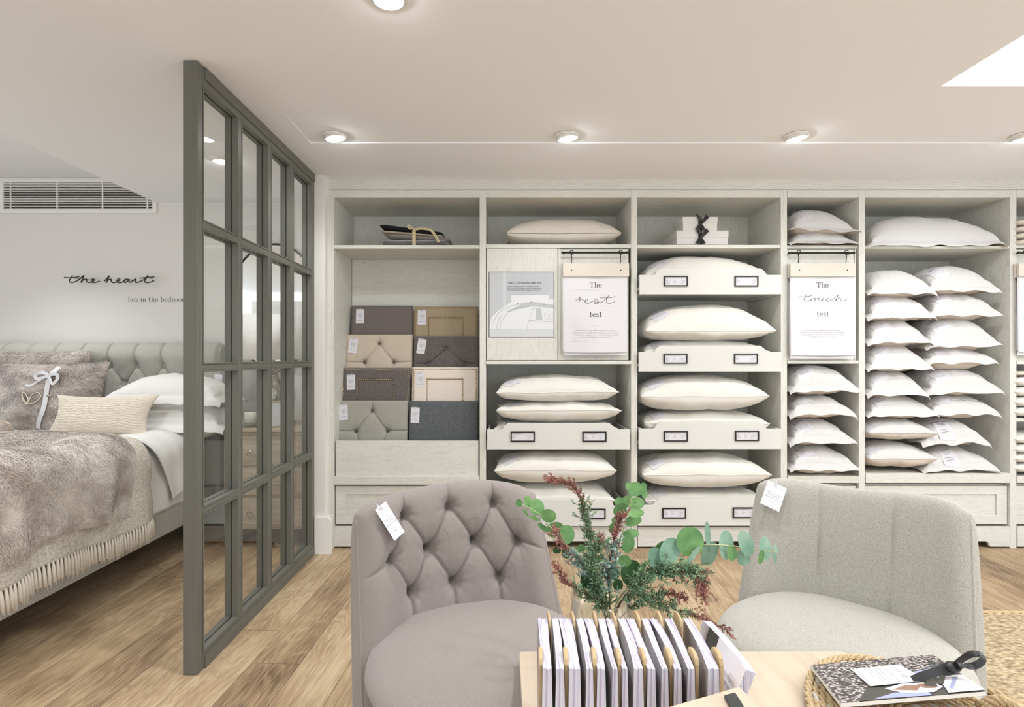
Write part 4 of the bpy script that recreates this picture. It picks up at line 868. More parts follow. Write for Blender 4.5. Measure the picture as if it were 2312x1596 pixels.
# ------------------------------------------------------------ headboard samples
def seg_d(p, a, b):
    ab = (b[0] - a[0], b[1] - a[1]); l = ab[0] ** 2 + ab[1] ** 2; t = clamp(((p[0] - a[0]) * ab[0] + (p[1] - a[1]) * ab[1]) / l) if l else 0
    return math.hypot(p[0] - a[0] - ab[0] * t, p[1] - a[1] - ab[1] * t), t
def sample(i, xa, xb, yt, ybot, Y, mat, kind, label, tagp, tagr):
    # board standing on its lower edge, leaning back; visible top part above the row in front
    x0, x1, zt, zb = X(xa, Y), X(xb, Y), Z(yt, Y), Z(ybot, Y) - .09; w, h = x1 - x0, zt - zb; cx = (x0 + x1) / 2
    r = empty('headboard_sample', (cx, Y, zb), 0, label, 'fabric sample', 'upholstered headboard samples'); lean = .10
    kx = (xb - xa) / 150.
    def cv(px, py): return (X(px, Y) - cx, Z(py, Y) - zb)
    bts = []; creases = []
    if kind == 'tuft':
        k1, k2, k3 = [cv(*q) for q in tagp['b']]; bts = [k1, k2, k3]; creases = [(k1, (k1[0], h)), (k1, k2), (k1, k3), (k2, (-w / 2, k2[1] + .004)), (k3, (w / 2, k3[1] + .004)), (k2, (k2[0] + .04, k2[1] - .12)), (k3, (k3[0] - .04, k3[1] - .12))]
    def dsp(x, z):
        d = 0
        for b in bts: q = math.hypot(x - b[0], z - b[1]); d -= .014 * math.exp(-(q / .013) ** 2) + .016 * math.exp(-q / .028)
        for a, b in creases: q, t = seg_d((x, z), a, b); d -= .0065 * math.exp(-(q / .004) ** 2) + .007 * math.exp(-q / .016)
        if kind == 'panel':
            a = max(abs(x) - w * .27, z - (h - .082)); d -= .004 * sstep(.012, 0, abs(a)) ; d -= .006 * (a < 0)
            a2 = min(w / 2 - abs(x), h - z); d -= .003 * math.exp(-((a2 - .014) / .005) ** 2)
        return d
    def fn(s):
        def g(u, v):
            e = ((1 - abs(u) ** 22) * (1 - abs(2 * v - 1) ** 30)) ** .4 if abs(u) < 1 and 0 < v < 1 else 0
            x, z = u * w / 2, v * h; y = -(.022 + (dsp(x, z) if bts or kind == 'panel' else 0)) * e if s else .012 * e
            return (x, y + lean * (z - h) , z)
        return g
    m = MB(); us = lin(-1, 1, 150 if kind != 'plain' else 40); vs = lin(0, 1, 110 if kind != 'plain' else 30); us = [math.copysign(abs(u) ** .8, u) for u in us]
    m.grid(fn(1), us, vs); m.grid(fn(0), lin(-1, 1, 8), lin(0, 1, 8), flip=True); m.build('padded_board', mat, r)
    for b in bts:
        q = MB(); q.sphere((b[0], -.001 + lean * (b[1] - h), b[1]), .0085, 12, 8, 0, (1, .5, 1)); q.build('button', 'dark_button' if i != 3 else mat, r)
    if kind == 'panel':
        q = MB(); st = .0138; P_ = []
        def line(a, b):
            n = max(2, int(math.hypot(b[0] - a[0], b[1] - a[1]) / st)); return [(lerp(a[0], b[0], k / n), lerp(a[1], b[1], k / n)) for k in range(n)]
        e = .013; a1, a2, tt = -w / 2 + e, w / 2 - e, h - e
        P_ += line((a1, .02), (a1, tt)) + line((a1, tt), (a2, tt)) + line((a2, tt), (a2, .0)); bx = w * .27; tz = h - .082
        P_ += line((-bx, .02), (-bx, tz)) + line((-bx, tz), (bx, tz)) + line((bx, tz), (bx, .0))
        for x, z in P_: q.sphere((x, -.0195 + lean * (z - h), z), .0050, 8, 5, 0, (1, .7, 1))
        q.build('nailhead_trim', 'brass', r)
    # swing ticket
    tx, tz = cv(*tagp['t']); yy = lean * (tz - h) - .024; q = MB(); c, s = math.cos(tagr), math.sin(tagr); W2, H2 = .0295, .052
    g = lambda a, b, o=0: (tx + a * c - b * s, yy - o - .0 + .10 * b, tz + a * s + b * c)
    q.add([g(-W2, -H2), g(W2, -H2), g(W2, H2), g(-W2, H2)], [(0, 1, 2, 3)], 0, False)
    gg = lambda a, b: g(a, b, .0008)
    for k_, t in enumerate(('Padstow', 'Headboard', 'Swatch')[:3]): put_text(q, gg, ('Headboard', 'in Linen', 'Fabric')[k_], .0085, 0, .012 - k_ * .0085, 1)
    ribbon2d(q, gg, [(-.012, .023), (.012, .023)], lambda t: .0004, 2); ribbon2d(q, gg, [(-.012, -.012), (.012, -.012)], lambda t: .0004, 2); put_text(q, gg, 'From £395', .0085, 0, -.032, 1)
    o = q.build('swing_ticket', ['card_white', 'ink', 'ink_grey'], r)
    q = MB(); q.tube(catmull([g(0, H2 - .008, .001), g(.004, H2 + .004, .004), g(.012, H2 + .012, .006)], 4), .001, 5); q.tube(catmull([g(0, H2 - .008, .001), g(-.01, H2 - .002, .004), g(-.02, H2 + .001, .003), g(-.006, H2 + .002, .004), g(.014, H2 - .001, .003)], 4), .001, 5); q.build('string', 'card_white', o)
SM = [
 (0, 794, 933, 690, 760, 3.985, 'slate_linen', 'plain', 'plain slate grey linen headboard sample at the top left of the sample display', dict(t=(815.5, 715)), 0.),
 (1, 935, 1080, 692, 765, 3.98, 'sand_linen', 'panel', 'sand coloured studded headboard sample at the top right of the sample display', dict(t=(954, 717.5)), 0.),
 (2, 783, 932, 755, 828, 3.91, 'oat_linen', 'tuft', 'oatmeal buttoned headboard sample in the second row, left side', dict(t=(800, 780.5), b=[(857, 776), (825, 818), (891, 818)]), -.12),
 (3, 936, 1080, 758, 830, 3.905, 'plum_velvet', 'tuft', 'dark mauve velvet buttoned headboard sample in the second row, right side', dict(t=(953, 782), b=[(1009, 788), (968, 822), (1053, 822)]), -.15),
 (4, 774, 927, 830, 905, 3.83, 'plum_velvet', 'panel', 'mauve studded headboard sample in the third row, left side', dict(t=(795.5, 862.5)), .04),
 (5, 931, 1080, 829, 905, 3.825, 'blush_linen', 'panel', 'pale blush studded headboard sample in the third row, right side', dict(t=(951, 857)), .06),
 (6, 763, 922, 904, 1005, 3.75, 'grey_wool', 'tuft', 'pale grey wool buttoned headboard sample at the bottom left of the display', dict(t=(778.5, 930), b=[(841.5, 927), (806, 972.5), (876.5, 972)]), .06),
 (7, 924, 1080, 905, 1005, 3.745, 'charcoal_wool', 'plain', 'plain charcoal wool headboard sample at the bottom right of the display', dict(t=(939, 936)), -.02)]
for s in SM: sample(*s)
# ============================================================ bed corner
def fur_hair(o, count, length, mat, seed=1, comb=(0, 0, -.5), up=True):
    """short pile: thin tapered blades rooted on the cloth, combed by a slow noise field"""
    me = o.data; rnd = random.Random(seed); polys = [p for p in me.polygons if (not up) or p.normal.dot(Vector((.35, -.5, .8))) > -.15]
    acc = []; t = 0.
    for p in polys: t += p.area; acc.append(t)
    import bisect; m = MB(); cb = Vector(comb); V = me.vertices
    for i in range(count):
        p = polys[min(bisect.bisect(acc, rnd.random() * t), len(polys) - 1)]; vs = [V[k].co for k in p.vertices]
        a, b = rnd.random(), rnd.random(); q = vs[0].lerp(vs[1], a).lerp(vs[-1].lerp(vs[2 % len(vs)], a), b); n = p.normal
        f = Vector((N3(q.x * 7 + seed, q.y * 7, q.z * 7), N3(q.x * 7, q.y * 7 + 9, q.z * 7 + seed), N3(q.x * 7 + 5, q.y * 7, q.z * 7 - seed))) * 2.2
        j = Vector((rnd.gauss(0, .22), rnd.gauss(0, .22), rnd.gauss(0, .22))); d = cb + f + j; d = (d - n * d.dot(n)); d = (d.normalized() * 1. if d.length > .01 else n) + n * (.55 + .25 * rnd.random()); d.normalize()
        L = length * (.6 + .6 * rnd.random()); w = d.cross(n).normalized() * .0014 if d.cross(n).length > 1e-4 else Vector((.0014, 0, 0))
        e = q + d * L * .55 + n * .001; m.v += [tuple(q - w), tuple(q + w), tuple(e + w * .8), tuple(e - w * .8), tuple(q + (d - n * .25) * L)]
        k = len(m.v) - 5; m.f += [(k, k + 1, k + 2, k + 3), (k + 3, k + 2, k + 4)]; m.m += [0, 0]; m.sm += [True, True]
    f = m.build('fur_pile', mat, o); f['kind'] = 'stuff'; return f
BX1 = -2.09; BX0 = -3.75; BZ = .70
def bed():
    r = empty('upholstered_bed', (-2.9, 3.0, 0), 0, 'grey wool upholstered bed with buttoned scroll headboard in the left corner', 'bed'); inv = Vector((2.9, -3., 0))
    def L(m, n, mats, par=r, **k): m.v = [tuple(Vector(v) + inv) for v in m.v]; return m.build(n, mats, par, **k)
    m = MB(); m.box(BX1 - .045, BX1 + .02, 1.9, 3.95, .165, .34); m.box(BX0, BX0 + .06, 1.9, 3.95, .165, .34); m.box(BX0, BX1 + .02, 1.84, 1.9, .165, .40); L(m, 'bed_rail', 'bed_wool', bevel=.008)
    for x, y in ((BX1 - .1, 2.0), (BX0 + .1, 2.0), (BX1 - .1, 3.85), (BX0 + .1, 3.85)): m = MB(); m.box(x - .03, x + .03, y - .03, y + .03, 0, .165); L(m, 'leg', 'dark_oak', bevel=.003)
    m = MB(); m.box(BX0 + .06, BX1 - .045, 1.9, 3.92, .22, .34); L(m, 'slatted_base', 'dark_oak')
    # headboard: flat face that rolls over at the top
    x1 = -2.055; x0 = -3.85; R = .075; zt = 1.345; yf = 3.96
    bs = [(X(px, 3.93), 1.205) for px in (422, 362, 302, 242, 182, 122, 62, 2)]; sp = bs[0][0] - bs[1][0]
    bs2 = [(b[0] + sp / 2, 1.06) for b in bs] + [(bs[-1][0] - sp / 2, 1.06)]
    def dsp(x, t):
        d = 0.
        for b in bs + bs2:
            q = math.hypot(x - b[0], t - b[1])
            if q < .12: d -= .026 * math.exp(-(q / .02) ** 2) + .022 * math.exp(-q / .035)
        for b in bs:
            for a in (((b[0] + .006, 1.52), b), (b, (b[0] + sp / 2, 1.06)), (b, (b[0] - sp / 2, 1.06))):
                q, tt = seg_d((x, t), a[0], a[1])
                if q < .06: d -= .014 * math.exp(-(q / .0055) ** 2) + .010 * math.exp(-q / .02)
        return d
    def fn(u, t):
        x = lerp(x0, x1, u); e = 1 - clamp(1 - min(u, 1 - u) / .012) ** 3
        tr = zt - R
        if t <= tr: p = Vector((x, yf, t)); n = Vector((0, -1, 0))
        else:
            a = (t - tr) / R; c = Vector((x, yf + R - .02 * 0, tr)); n = Vector((0, -math.cos(a), math.sin(a))); p = c + n * R
        # the roll bulges forward a little above the buttons
        bul = .035 * sstep(1.12, 1.27, t) * (1 if t <= tr else max(0, math.cos((t - tr) / R * .8)))
        return p + n * ((bul + dsp(x, t) + .008) * (.2 + .8 * e)) - Vector((0, 0, 0))
    m = MB(); m.grid(fn, lin(0, 1, 300), lin(.25, zt - R, 100)[:-1] + lin(zt - R, zt - R + R * 2.6, 34)); L(m, 'headboard', 'bed_wool')
    m = MB(); prof = [(fn(1, t).y, fn(1, t).z) for t in lin(.25, zt - R + R * 2.6, 50)] + [(yf + .11, 1.2), (yf + .09, .25)]
    m.prism(prof, 'x', x1 - .002, x1 + .012); L(m, 'headboard_end', 'bed_wool', bevel=.004)
    m = MB(); m.box(x0, x1, yf + .02, yf + .10, .25, 1.22); L(m, 'headboard_back', 'bed_wool')
    for b in bs + bs2[:2]:
        m = MB(); p = fn((b[0] - x0) / (x1 - x0), b[1]); m.sphere((b[0], p.y - .008, p.z), .013, 10, 7, 0, (1, .5, 1)); L(m, 'button', 'dark_button')
    # mattress
    m = MB(); m.box(BX0 + .02, BX1 - .03, 1.93, 3.93, .34, .66); o = m.build('mattress', 'white_cotton', bevel=.03); tag(o, 'white mattress on the bed, almost hidden under the duvet', 'mattress')
bed()
def drape(x_in, x_out, ztop, rr, zhem, y0, y1, nu, nv, wob, seed, off=0., hemwave=.02, lift=None):
    """cloth lying over the bed and hanging down the right side; s runs across, t along the bed"""
    flat = (x_out - rr) - x_in; arc = rr * PI / 2
    def fn(s, t):
        y = lerp(y0, y1, t); hem = zhem + hemwave * math.sin(y * 7 + seed) + .5 * hemwave * N3(y * 5, seed)
        drop = max(0.05, ztop - rr - hem); tot = flat + arc + drop; d = s * tot
        n = wob * (N3(d * 3.2 + seed, y * 4.5, seed) + .5 * N3(d * 8, y * 9, seed + 4.))
        if d < flat: p = Vector((x_in + d, y, ztop)); nn = Vector((0, 0, 1))
        elif d < flat + arc:
            a = (d - flat) / rr; nn = Vector((math.sin(a), 0, math.cos(a))); p = Vector((x_out - rr, y, ztop - rr)) + nn * rr
        else:
            e = d - flat - arc; nn = Vector((1, 0, 0)); p = Vector((x_out + .05 * e, y, ztop - rr - e)); n += .012 * math.sin(y * 23 + 2 * N3(y * 3, seed)) * sstep(0, .2, e)
        return p + nn * (n + off + (lift(s, t) if lift else 0))
    return fn
def bedding():
    f = drape(BX0 + .1, BX1 + .02, BZ + .05, .13, .315, 1.95, 3.62, 0, 0, .022, 3.1)
    m = MB(); m.grid(f, lin(0, 1, 120), lin(0, 1, 110)); o = m.build('duvet', 'white_cotton', solid=.012); tag(o, 'smooth white duvet draped over the bed and hanging down its right side', 'duvet')
    # turned back top edge
    f2 = drape(BX0 + .1, BX1 + .035, BZ + .065, .14, .43, 3.12, 3.6, 0, 0, .02, 7.7, off=.022, hemwave=.05)
    def f3(s, t):
        yy = f2(s, t); yy.y += .16 * N3(s * 3, 2.) * (1 - t) + .22 * sstep(.5, 1., s) * (1 - t); yy.z += .0 ; return yy
    m = MB(); m.grid(f3, lin(0, 1, 110), lin(0, 1, 50)); o = m.build('duvet_turn_back', 'white_cotton', bpy.data.objects['duvet'], solid=.008)
    # grey patterned throw with tassels, and the fur throw on it
    ya, yb = 1.95, 3.16
    f = drape(BX0 + .3, BX1 + .05, BZ + .085, .15, .325, ya, yb, 0, 0, .018, 3.1, off=.016, hemwave=.012)
    th = empty('fringed_throw', (-2.5, 2.6, BZ), 0, 'grey patterned throw with white tassels under the fur on the bed', 'throw'); inv = Vector((2.5, -2.6, -BZ))
    m = MB(); m.grid(f, lin(0, 1, 110), lin(0, 1, 90)); m.v = [tuple(Vector(v) + inv) for v in m.v]; m.build('throw_cloth', 'fringed_throw', th, solid=.006)
    m = MB(); rnd = random.Random(5); n = 60
    for i in range(n):
        t = (i + .5) / n; p = f(1, t); L_ = .082 + .014 * rnd.random(); sw = .010 * (rnd.random() - .5)
        m.tube([p + Vector((.004, 0, .006)), p + Vector((.006, sw * .3, -L_ * .25)), p + Vector((.008, sw, -L_ * .95))], [.0038, .0075, .0105], 7)
        for k in range(3):
            o_ = Vector((.004 * (rnd.random() - .2), .009 * (rnd.random() - .5), 0)); m.tube([p + Vector((.007, sw * .6, -L_ * .5)) + o_, p + Vector((.012, sw * 1.6, -L_ * 1.12)) + o_ * 1.5], [.003, .0012], 5)
    m.v = [tuple(Vector(v) + inv) for v in m.v]; m.build('tassel_fringe', 'tassel', th)
    def lift(s, t): return .012 * math.sin(t * 14 + s * 3)
    f = drape(BX0 + .2, BX1 + .075, BZ + .125, .17, .43, 1.95, 3.02, 0, 0, .028, 9.4, off=.012, hemwave=.03, lift=lift)
    def g(s, t):
        p = f(s, t); p.y += .07 * N3(s * 2.4, 5.5) * t + .02 * math.sin(s * 9) * t - .10 * sstep(.75, 1., s) * t; return p
    m = MB(); m.grid(g, lin(0, 1, 120), lin(0, 1, 90)); o = m.build('fur_throw', 'fur_light', solid=.02); o.modifiers['solid'].offset = -1; tag(o, 'dusky taupe faux fur throw spread over the foot half of the bed', 'throw')
    fur_hair(o, 64000, .015, 'fur_light', 2, (.8, 0, -.5))
bedding()
def standing(px0, px1, py0, py1, Y, T, lean, name, label, cat, mat, grp=None, zb=None, fn_extra=None, pinch=.1, seed=1., nu=70, nv=50, rz=0.):
    x0, x1 = X(px0, Y), X(px1, Y); z0, z1 = Z(py1, Y), Z(py0, Y); w, h = x1 - x0, (z1 - z0) / math.cos(lean)
    def S(side):
        def f(u, v):
            a = max(0, 1 - abs(u) ** 2.4) ** .55 * max(0, 1 - abs(v) ** 2.4) ** .55
            x = w / 2 * u * (1 - pinch * u * u * (1 - v * v)); z = h / 2 * v * (1 - pinch * v * v * (1 - u * u)) + h / 2
            y = -side * T / 2 * a + .01 * N3(x * 5 + seed, z * 5, side) * a
            if fn_extra: y += -side * fn_extra(x, z) * min(1, a * 2)
            return Vector((x, y, z))
        return f
    m = MB(); us = [math.sin(PI / 2 * q) for q in lin(-1, 1, nu)]; vs = [math.sin(PI / 2 * q) for q in lin(-1, 1, nv)]
    m.grid(S(1), us, vs); m.grid(S(-1), us, vs, flip=True)
    o = m.build(name, mat, weld=1e-5); o.location = ((x0 + x1) / 2, Y, z0); o.rotation_euler = (-lean, 0, rz); tag(o, label, cat, grp)
    return o, S(1), w, h
def cushions():
    # flat stacked bed pillows at the right
    pl('bed_pillow', 'lower of the two flanged white pillows stacked against the headboard', 'white pillows on the bed', 205, 497, 902, 975, 992, Yf=3.52, W=.46, kind='case', droop=.04, fl=.05, mat='white_cotton')
    pl('bed_pillow', 'upper of the two flanged white pillows stacked against the headboard', 'white pillows on the bed', 216, 490, 846, 912, 930, Yf=3.54, W=.44, kind='case', droop=.05, fl=.05, mat='white_cotton', tilt=-.02)
    o, S, w, h = standing(-60, 195, 790, 960, 3.82, .13, .10, 'fur_cushion', 'rear dusky pink fur cushion leaning on the headboard', 'cushion', 'fur', 'faux fur cushions', seed=4.)
    fur_hair(o, 16000, .026, 'fur', 3)
    o, S, w, h = standing(-75, 224, 818, 988, 3.58, .18, .20, 'fur_cushion', 'front dusky pink fur cushion with silver ribbon and metal hearts', 'cushion', 'fur', 'faux fur cushions', seed=9.)
    fur_hair(o, 34000, .024, 'fur', 4)
    R = MB(); cx = X(90, 3.6) - o.location.x
    def at(px, py, off=.016):
        x = X(px, 3.5) - o.location.x * (1.0); x = (X(px, 3.50) - o.location.x); z = (Z(py, 3.5) - o.location.z) / math.cos(.20); u, v = clamp(x / (w / 2), -1, 1), clamp(z / (h / 2) - 1, -1, 1); p = S(u, v); p.y -= off; return p
    def rib(pts, wd, lay=0.):
        q = catmull([at(a, b, .018 + lay) for a, b in pts], 6); n = len(q); vs = []
        for i, p in enumerate(q):
            t = (q[min(i + 1, n - 1)] - q[max(i - 1, 0)]).normalized(); s = Vector((-t.z, .15, t.x)).normalized() * wd; vs += [p - s, p + s]
        R.add(vs, [(2 * i, 2 * i + 1, 2 * i + 3, 2 * i + 2) for i in range(n - 1)], 0, False)
    rib([(101, 827), (92, 852), (95, 880), (97, 905), (95, 930), (85, 960), (80, 978)], .014)
    rib([(92, 853), (75, 845), (62, 852), (70, 862), (92, 855)], .010, .010); rib([(92, 853), (108, 850), (116, 862), (108, 874), (98, 862), (92, 855)], .010, .012); rib([(90, 856), (72, 868), (60, 878), (46, 878)], .006, .006)
    R.build('ribbon', 'silver_ribbon', o, solid=.001)
    m = MB()
    for pts in ([(42, 893), (48, 912), (60, 920), (78, 915), (88, 903), (78, 895), (66, 900), (62, 914), (52, 925)], [(42, 893), (52, 898), (60, 912), (57, 918), (46, 905), (42, 893)], [(100, 902), (110, 902)]): m.tube(catmull([at(a, b, .022) for a, b in pts], 5), .0052, 7)
    m.build('metal_heart', 'silver_metal', o)
    # quilted oblong cushion
    def quilt(x, z):
        k = z * 190 + 2.2 * N3(x * 9, z * 5) + 1.3 * N3(x * 34, z * 20); a = abs(math.sin(k)) ** .5; b = .5 + .5 * math.sin(x * 150 + 3 * N3(x * 8, z * 30) + (int(k / PI) % 2) * 1.6)
        return .0065 * a * (.6 + .4 * b)
    o, S, w, h = standing(97, 338, 893, 988, 3.40, .13, .38, 'quilted_cushion', 'oblong cream quilted cushion lying in front of the fur cushions', 'cushion', 'quilt_cream', seed=2., fn_extra=quilt, nu=260, nv=190, pinch=.16)
    o.location.z -= .0
    # white box and fur ball at the left edge
    Y = 3.05; x1 = X(29, Y); m = MB(); zt = Z(991, Y) + .012
    r = empty('bed_tray', (x1 - .2, Y + .1, BZ), 0, 'white box at the left edge of the photo standing on the bed', 'tray'); inv = Vector((-(x1 - .2), -(Y + .1), -BZ))
    z0 = BZ + .10
    m.box(x1 - .012, x1, Y, Y + .2, z0, zt); m.box(x1 - .42, x1 - .012, Y, Y + .012, z0, zt); m.box(x1 - .42, x1 - .408, Y + .012, Y + .2, z0, zt); m.box(x1 - .408, x1 - .012, Y + .188, Y + .2, z0, zt); m.box(x1 - .42, x1, Y, Y + .2, z0 - .01, z0)
    m.v = [tuple(Vector(v) + inv) for v in m.v]; m.build('tray_box', 'tray_paint', r, bevel=.002)
    m = MB(); m.sphere((0, 0, 0), .055, 24, 16); o = m.build('fur_ball', 'fur_ball'); o.location = (X(-2, Y + .05), Y + .05, zt + .022); tag(o, 'pale fur pompom at the left edge of the photo on top of the white box', 'pompom'); fur_hair(o, 5000, .022, 'fur_ball', 6, (0, 0, 0), False)
cushions()
def chest():
    Y = 3.62; x0, x1 = X(506, Y), -1.275; zt = Z(972, Y); r = empty('bedside_chest', ((x0 + x1) / 2, 3.85, 0), 0, 'oak-topped bedside chest of drawers seen through the glazed partition', 'chest of drawers'); inv = Vector((-(x0 + x1) / 2, -3.85, 0))
    def L(m, n, mats, par=r, **k): m.v = [tuple(Vector(v) + inv) for v in m.v]; return m.build(n, mats, par, **k)
    m = MB(); m.box(x0 - .03, x1, Y - .02, 4.12, zt - .012, zt + .012); m.box(x0 - .015, x1, Y - .008, 4.12, zt - .03, zt - .012); L(m, 'top', 'chest_oak', bevel=.006)
    m = MB(); m.box(x0, x1, Y, 4.1, .12, zt - .03); L(m, 'carcass', 'chest_oak', bevel=.002)
    for x, y in ((x0 + .03, Y + .03), (x1 - .03, Y + .03), (x0 + .03, 4.07), (x1 - .03, 4.07)): m = MB(); m.lathe([(.0, 0), (.018, 0), (.026, .05), (.022, .08), (.030, .12)], (x, y, 0), 16); L(m, 'leg', 'chest_oak')
    zs = [(1005, 1052), (1065, 1105), (1112, 1163)]; c = (x0 + x1) / 2
    for a, b in ((.545, .70), (.345, .525), (.14, .325)):
        m = MB(); m.box(x0 + .035, x1 - .03, Y - .012, Y + .01, a, b); d = L(m, 'drawer', 'chest_oak', bevel=.003)
        for hx in (c - .10, c + .16):
            m = MB(); zc = (a + b) / 2 + .01; m.tube([(hx + .024 * math.sin(t), Y - .02 - .004, zc - .02 + .024 * math.cos(t)) for t in lin(0, 2 * PI, 20)], .003, 6, cap=False); m.sphere((hx, Y - .018, zc + .006), .009, 10, 6); L(m, 'ring_handle', 'silver_metal', d)
    # lamp
    lx, ly = X(616, 3.86), 3.86; r2 = empty('table_lamp', (lx, ly, zt + .012), 0, 'table lamp with white drum shade and silver jar base on the bedside chest', 'lamp')
    m = MB(); h0 = Z(812, ly) - zt - .012; h1 = Z(713, ly) - zt - .012; ra, rb = (684 - 548) / F * ly / 2, (684 - 552) / F * ly / 2
    m.lathe([(ra, h0), (rb, h1)], n=48); m.build('shade', 'lamp_fabric', r2, solid=.003)
    m = MB(); m.lathe([(0, 0), (.07, 0), (.075, .02), (.05, .035), (.055, .06), (.062, .20), (.058, .3), (.04, .33), (.035, .36), (.05, .375), (.02, .39), (.012, h0 + .05)], n=32); m.build('base', 'hammered_silver', r2)
    # candle
    cx, cy = X(566, 3.72), 3.72; r3 = empty('candle', (cx, cy, zt + .012), 0, 'white candle in a clear glass on the bedside chest', 'candle'); hh = Z(928, cy) - zt - .012
    m = MB(); m.lathe([(0, 0), (.046, 0), (.048, .006), (.050, hh), (.047, hh), (.045, .012), (0, .012)], n=32); m.build('glass_jar', 'vase_glass', r3); m = MB(); m.lathe([(0, .03), (.0435, .03), (.0445, hh * .93), (0, hh * .93)], n=32); m.build('wax', 'wax', r3)
    # picture frame
    fx, fy = X(622, 3.70), 3.70; r4 = empty('picture_frame', (fx, fy, zt + .012), .55, 'small white picture frame with gold edge standing beside the lamp', 'picture frame'); hh = Z(905, fy) - zt - .012
    m = MB(); w = .055
    for a in ((-w, w, 0, .008), (-w, w, hh - .008, hh), (-w, -w + .008, .008, hh - .008), (w - .008, w, .008, hh - .008)): m.box(a[0], a[1], -.006, .006, a[2], a[3])
    m.build('frame_edge', 'brass', r4); m = MB(); m.box(-w + .008, w - .008, -.002, .004, .008, hh - .008); m.build('picture', 'paper', r4); m = MB(); m.add([(-.02, .006, hh * .7), (.02, .006, hh * .7), (.02, .09, 0), (-.02, .09, 0)], [(0, 1, 2, 3)]); m.build('strut', 'brass', r4, solid=.002)
    # oval mirror
    Ym = 4.12; c = (X(619, Ym), Z(690, Ym)); a, b = 104 / F * Ym, 139 / F * Ym; r5 = empty('wall_mirror', (c[0], 4.14, c[1]), 0, 'large oval wall mirror with thin black frame above the bedside chest', 'mirror')
    m = MB(); m.add([(a * math.cos(t), -.012, b * math.sin(t)) for t in lin(0, 2 * PI, 73)[:-1]], [tuple(range(72))]); m.sm = [False]; m.build('mirror_plate', 'mirror_glass', r5)
    m = MB(); m.tube([(a * math.cos(t), -.012, b * math.sin(t)) for t in lin(0, 2 * PI, 97)], .008, 8, cap=False); m.build('frame', 'black_metal', r5)
    # ticket hanging at the side of the headboard
    hx, hy = X(491, 3.88), 3.88; m = MB(); z = Z(862, hy); m.add([(hx - .028, hy, z - .055), (hx + .028, hy, z - .05), (hx + .035, hy, z + .05), (hx - .02, hy, z + .055)], [(0, 1, 2, 3)], 0, False)
    put_text(m, lambda a_, b_: (hx + a_, hy - .001, z + b_), 'Headboard', .009, 0, .01, 1)
    m.tube([(hx + .008, hy, z + .045), (hx + .01, hy + .02, z + .075)], .001, 5)
    o = m.build('swing_ticket', ['card_white', 'ink']); o.parent = bpy.data.objects['upholstered_bed']; o.matrix_parent_inverse = Matrix.Translation(Vector((2.9, -3.0, 0)))
chest()
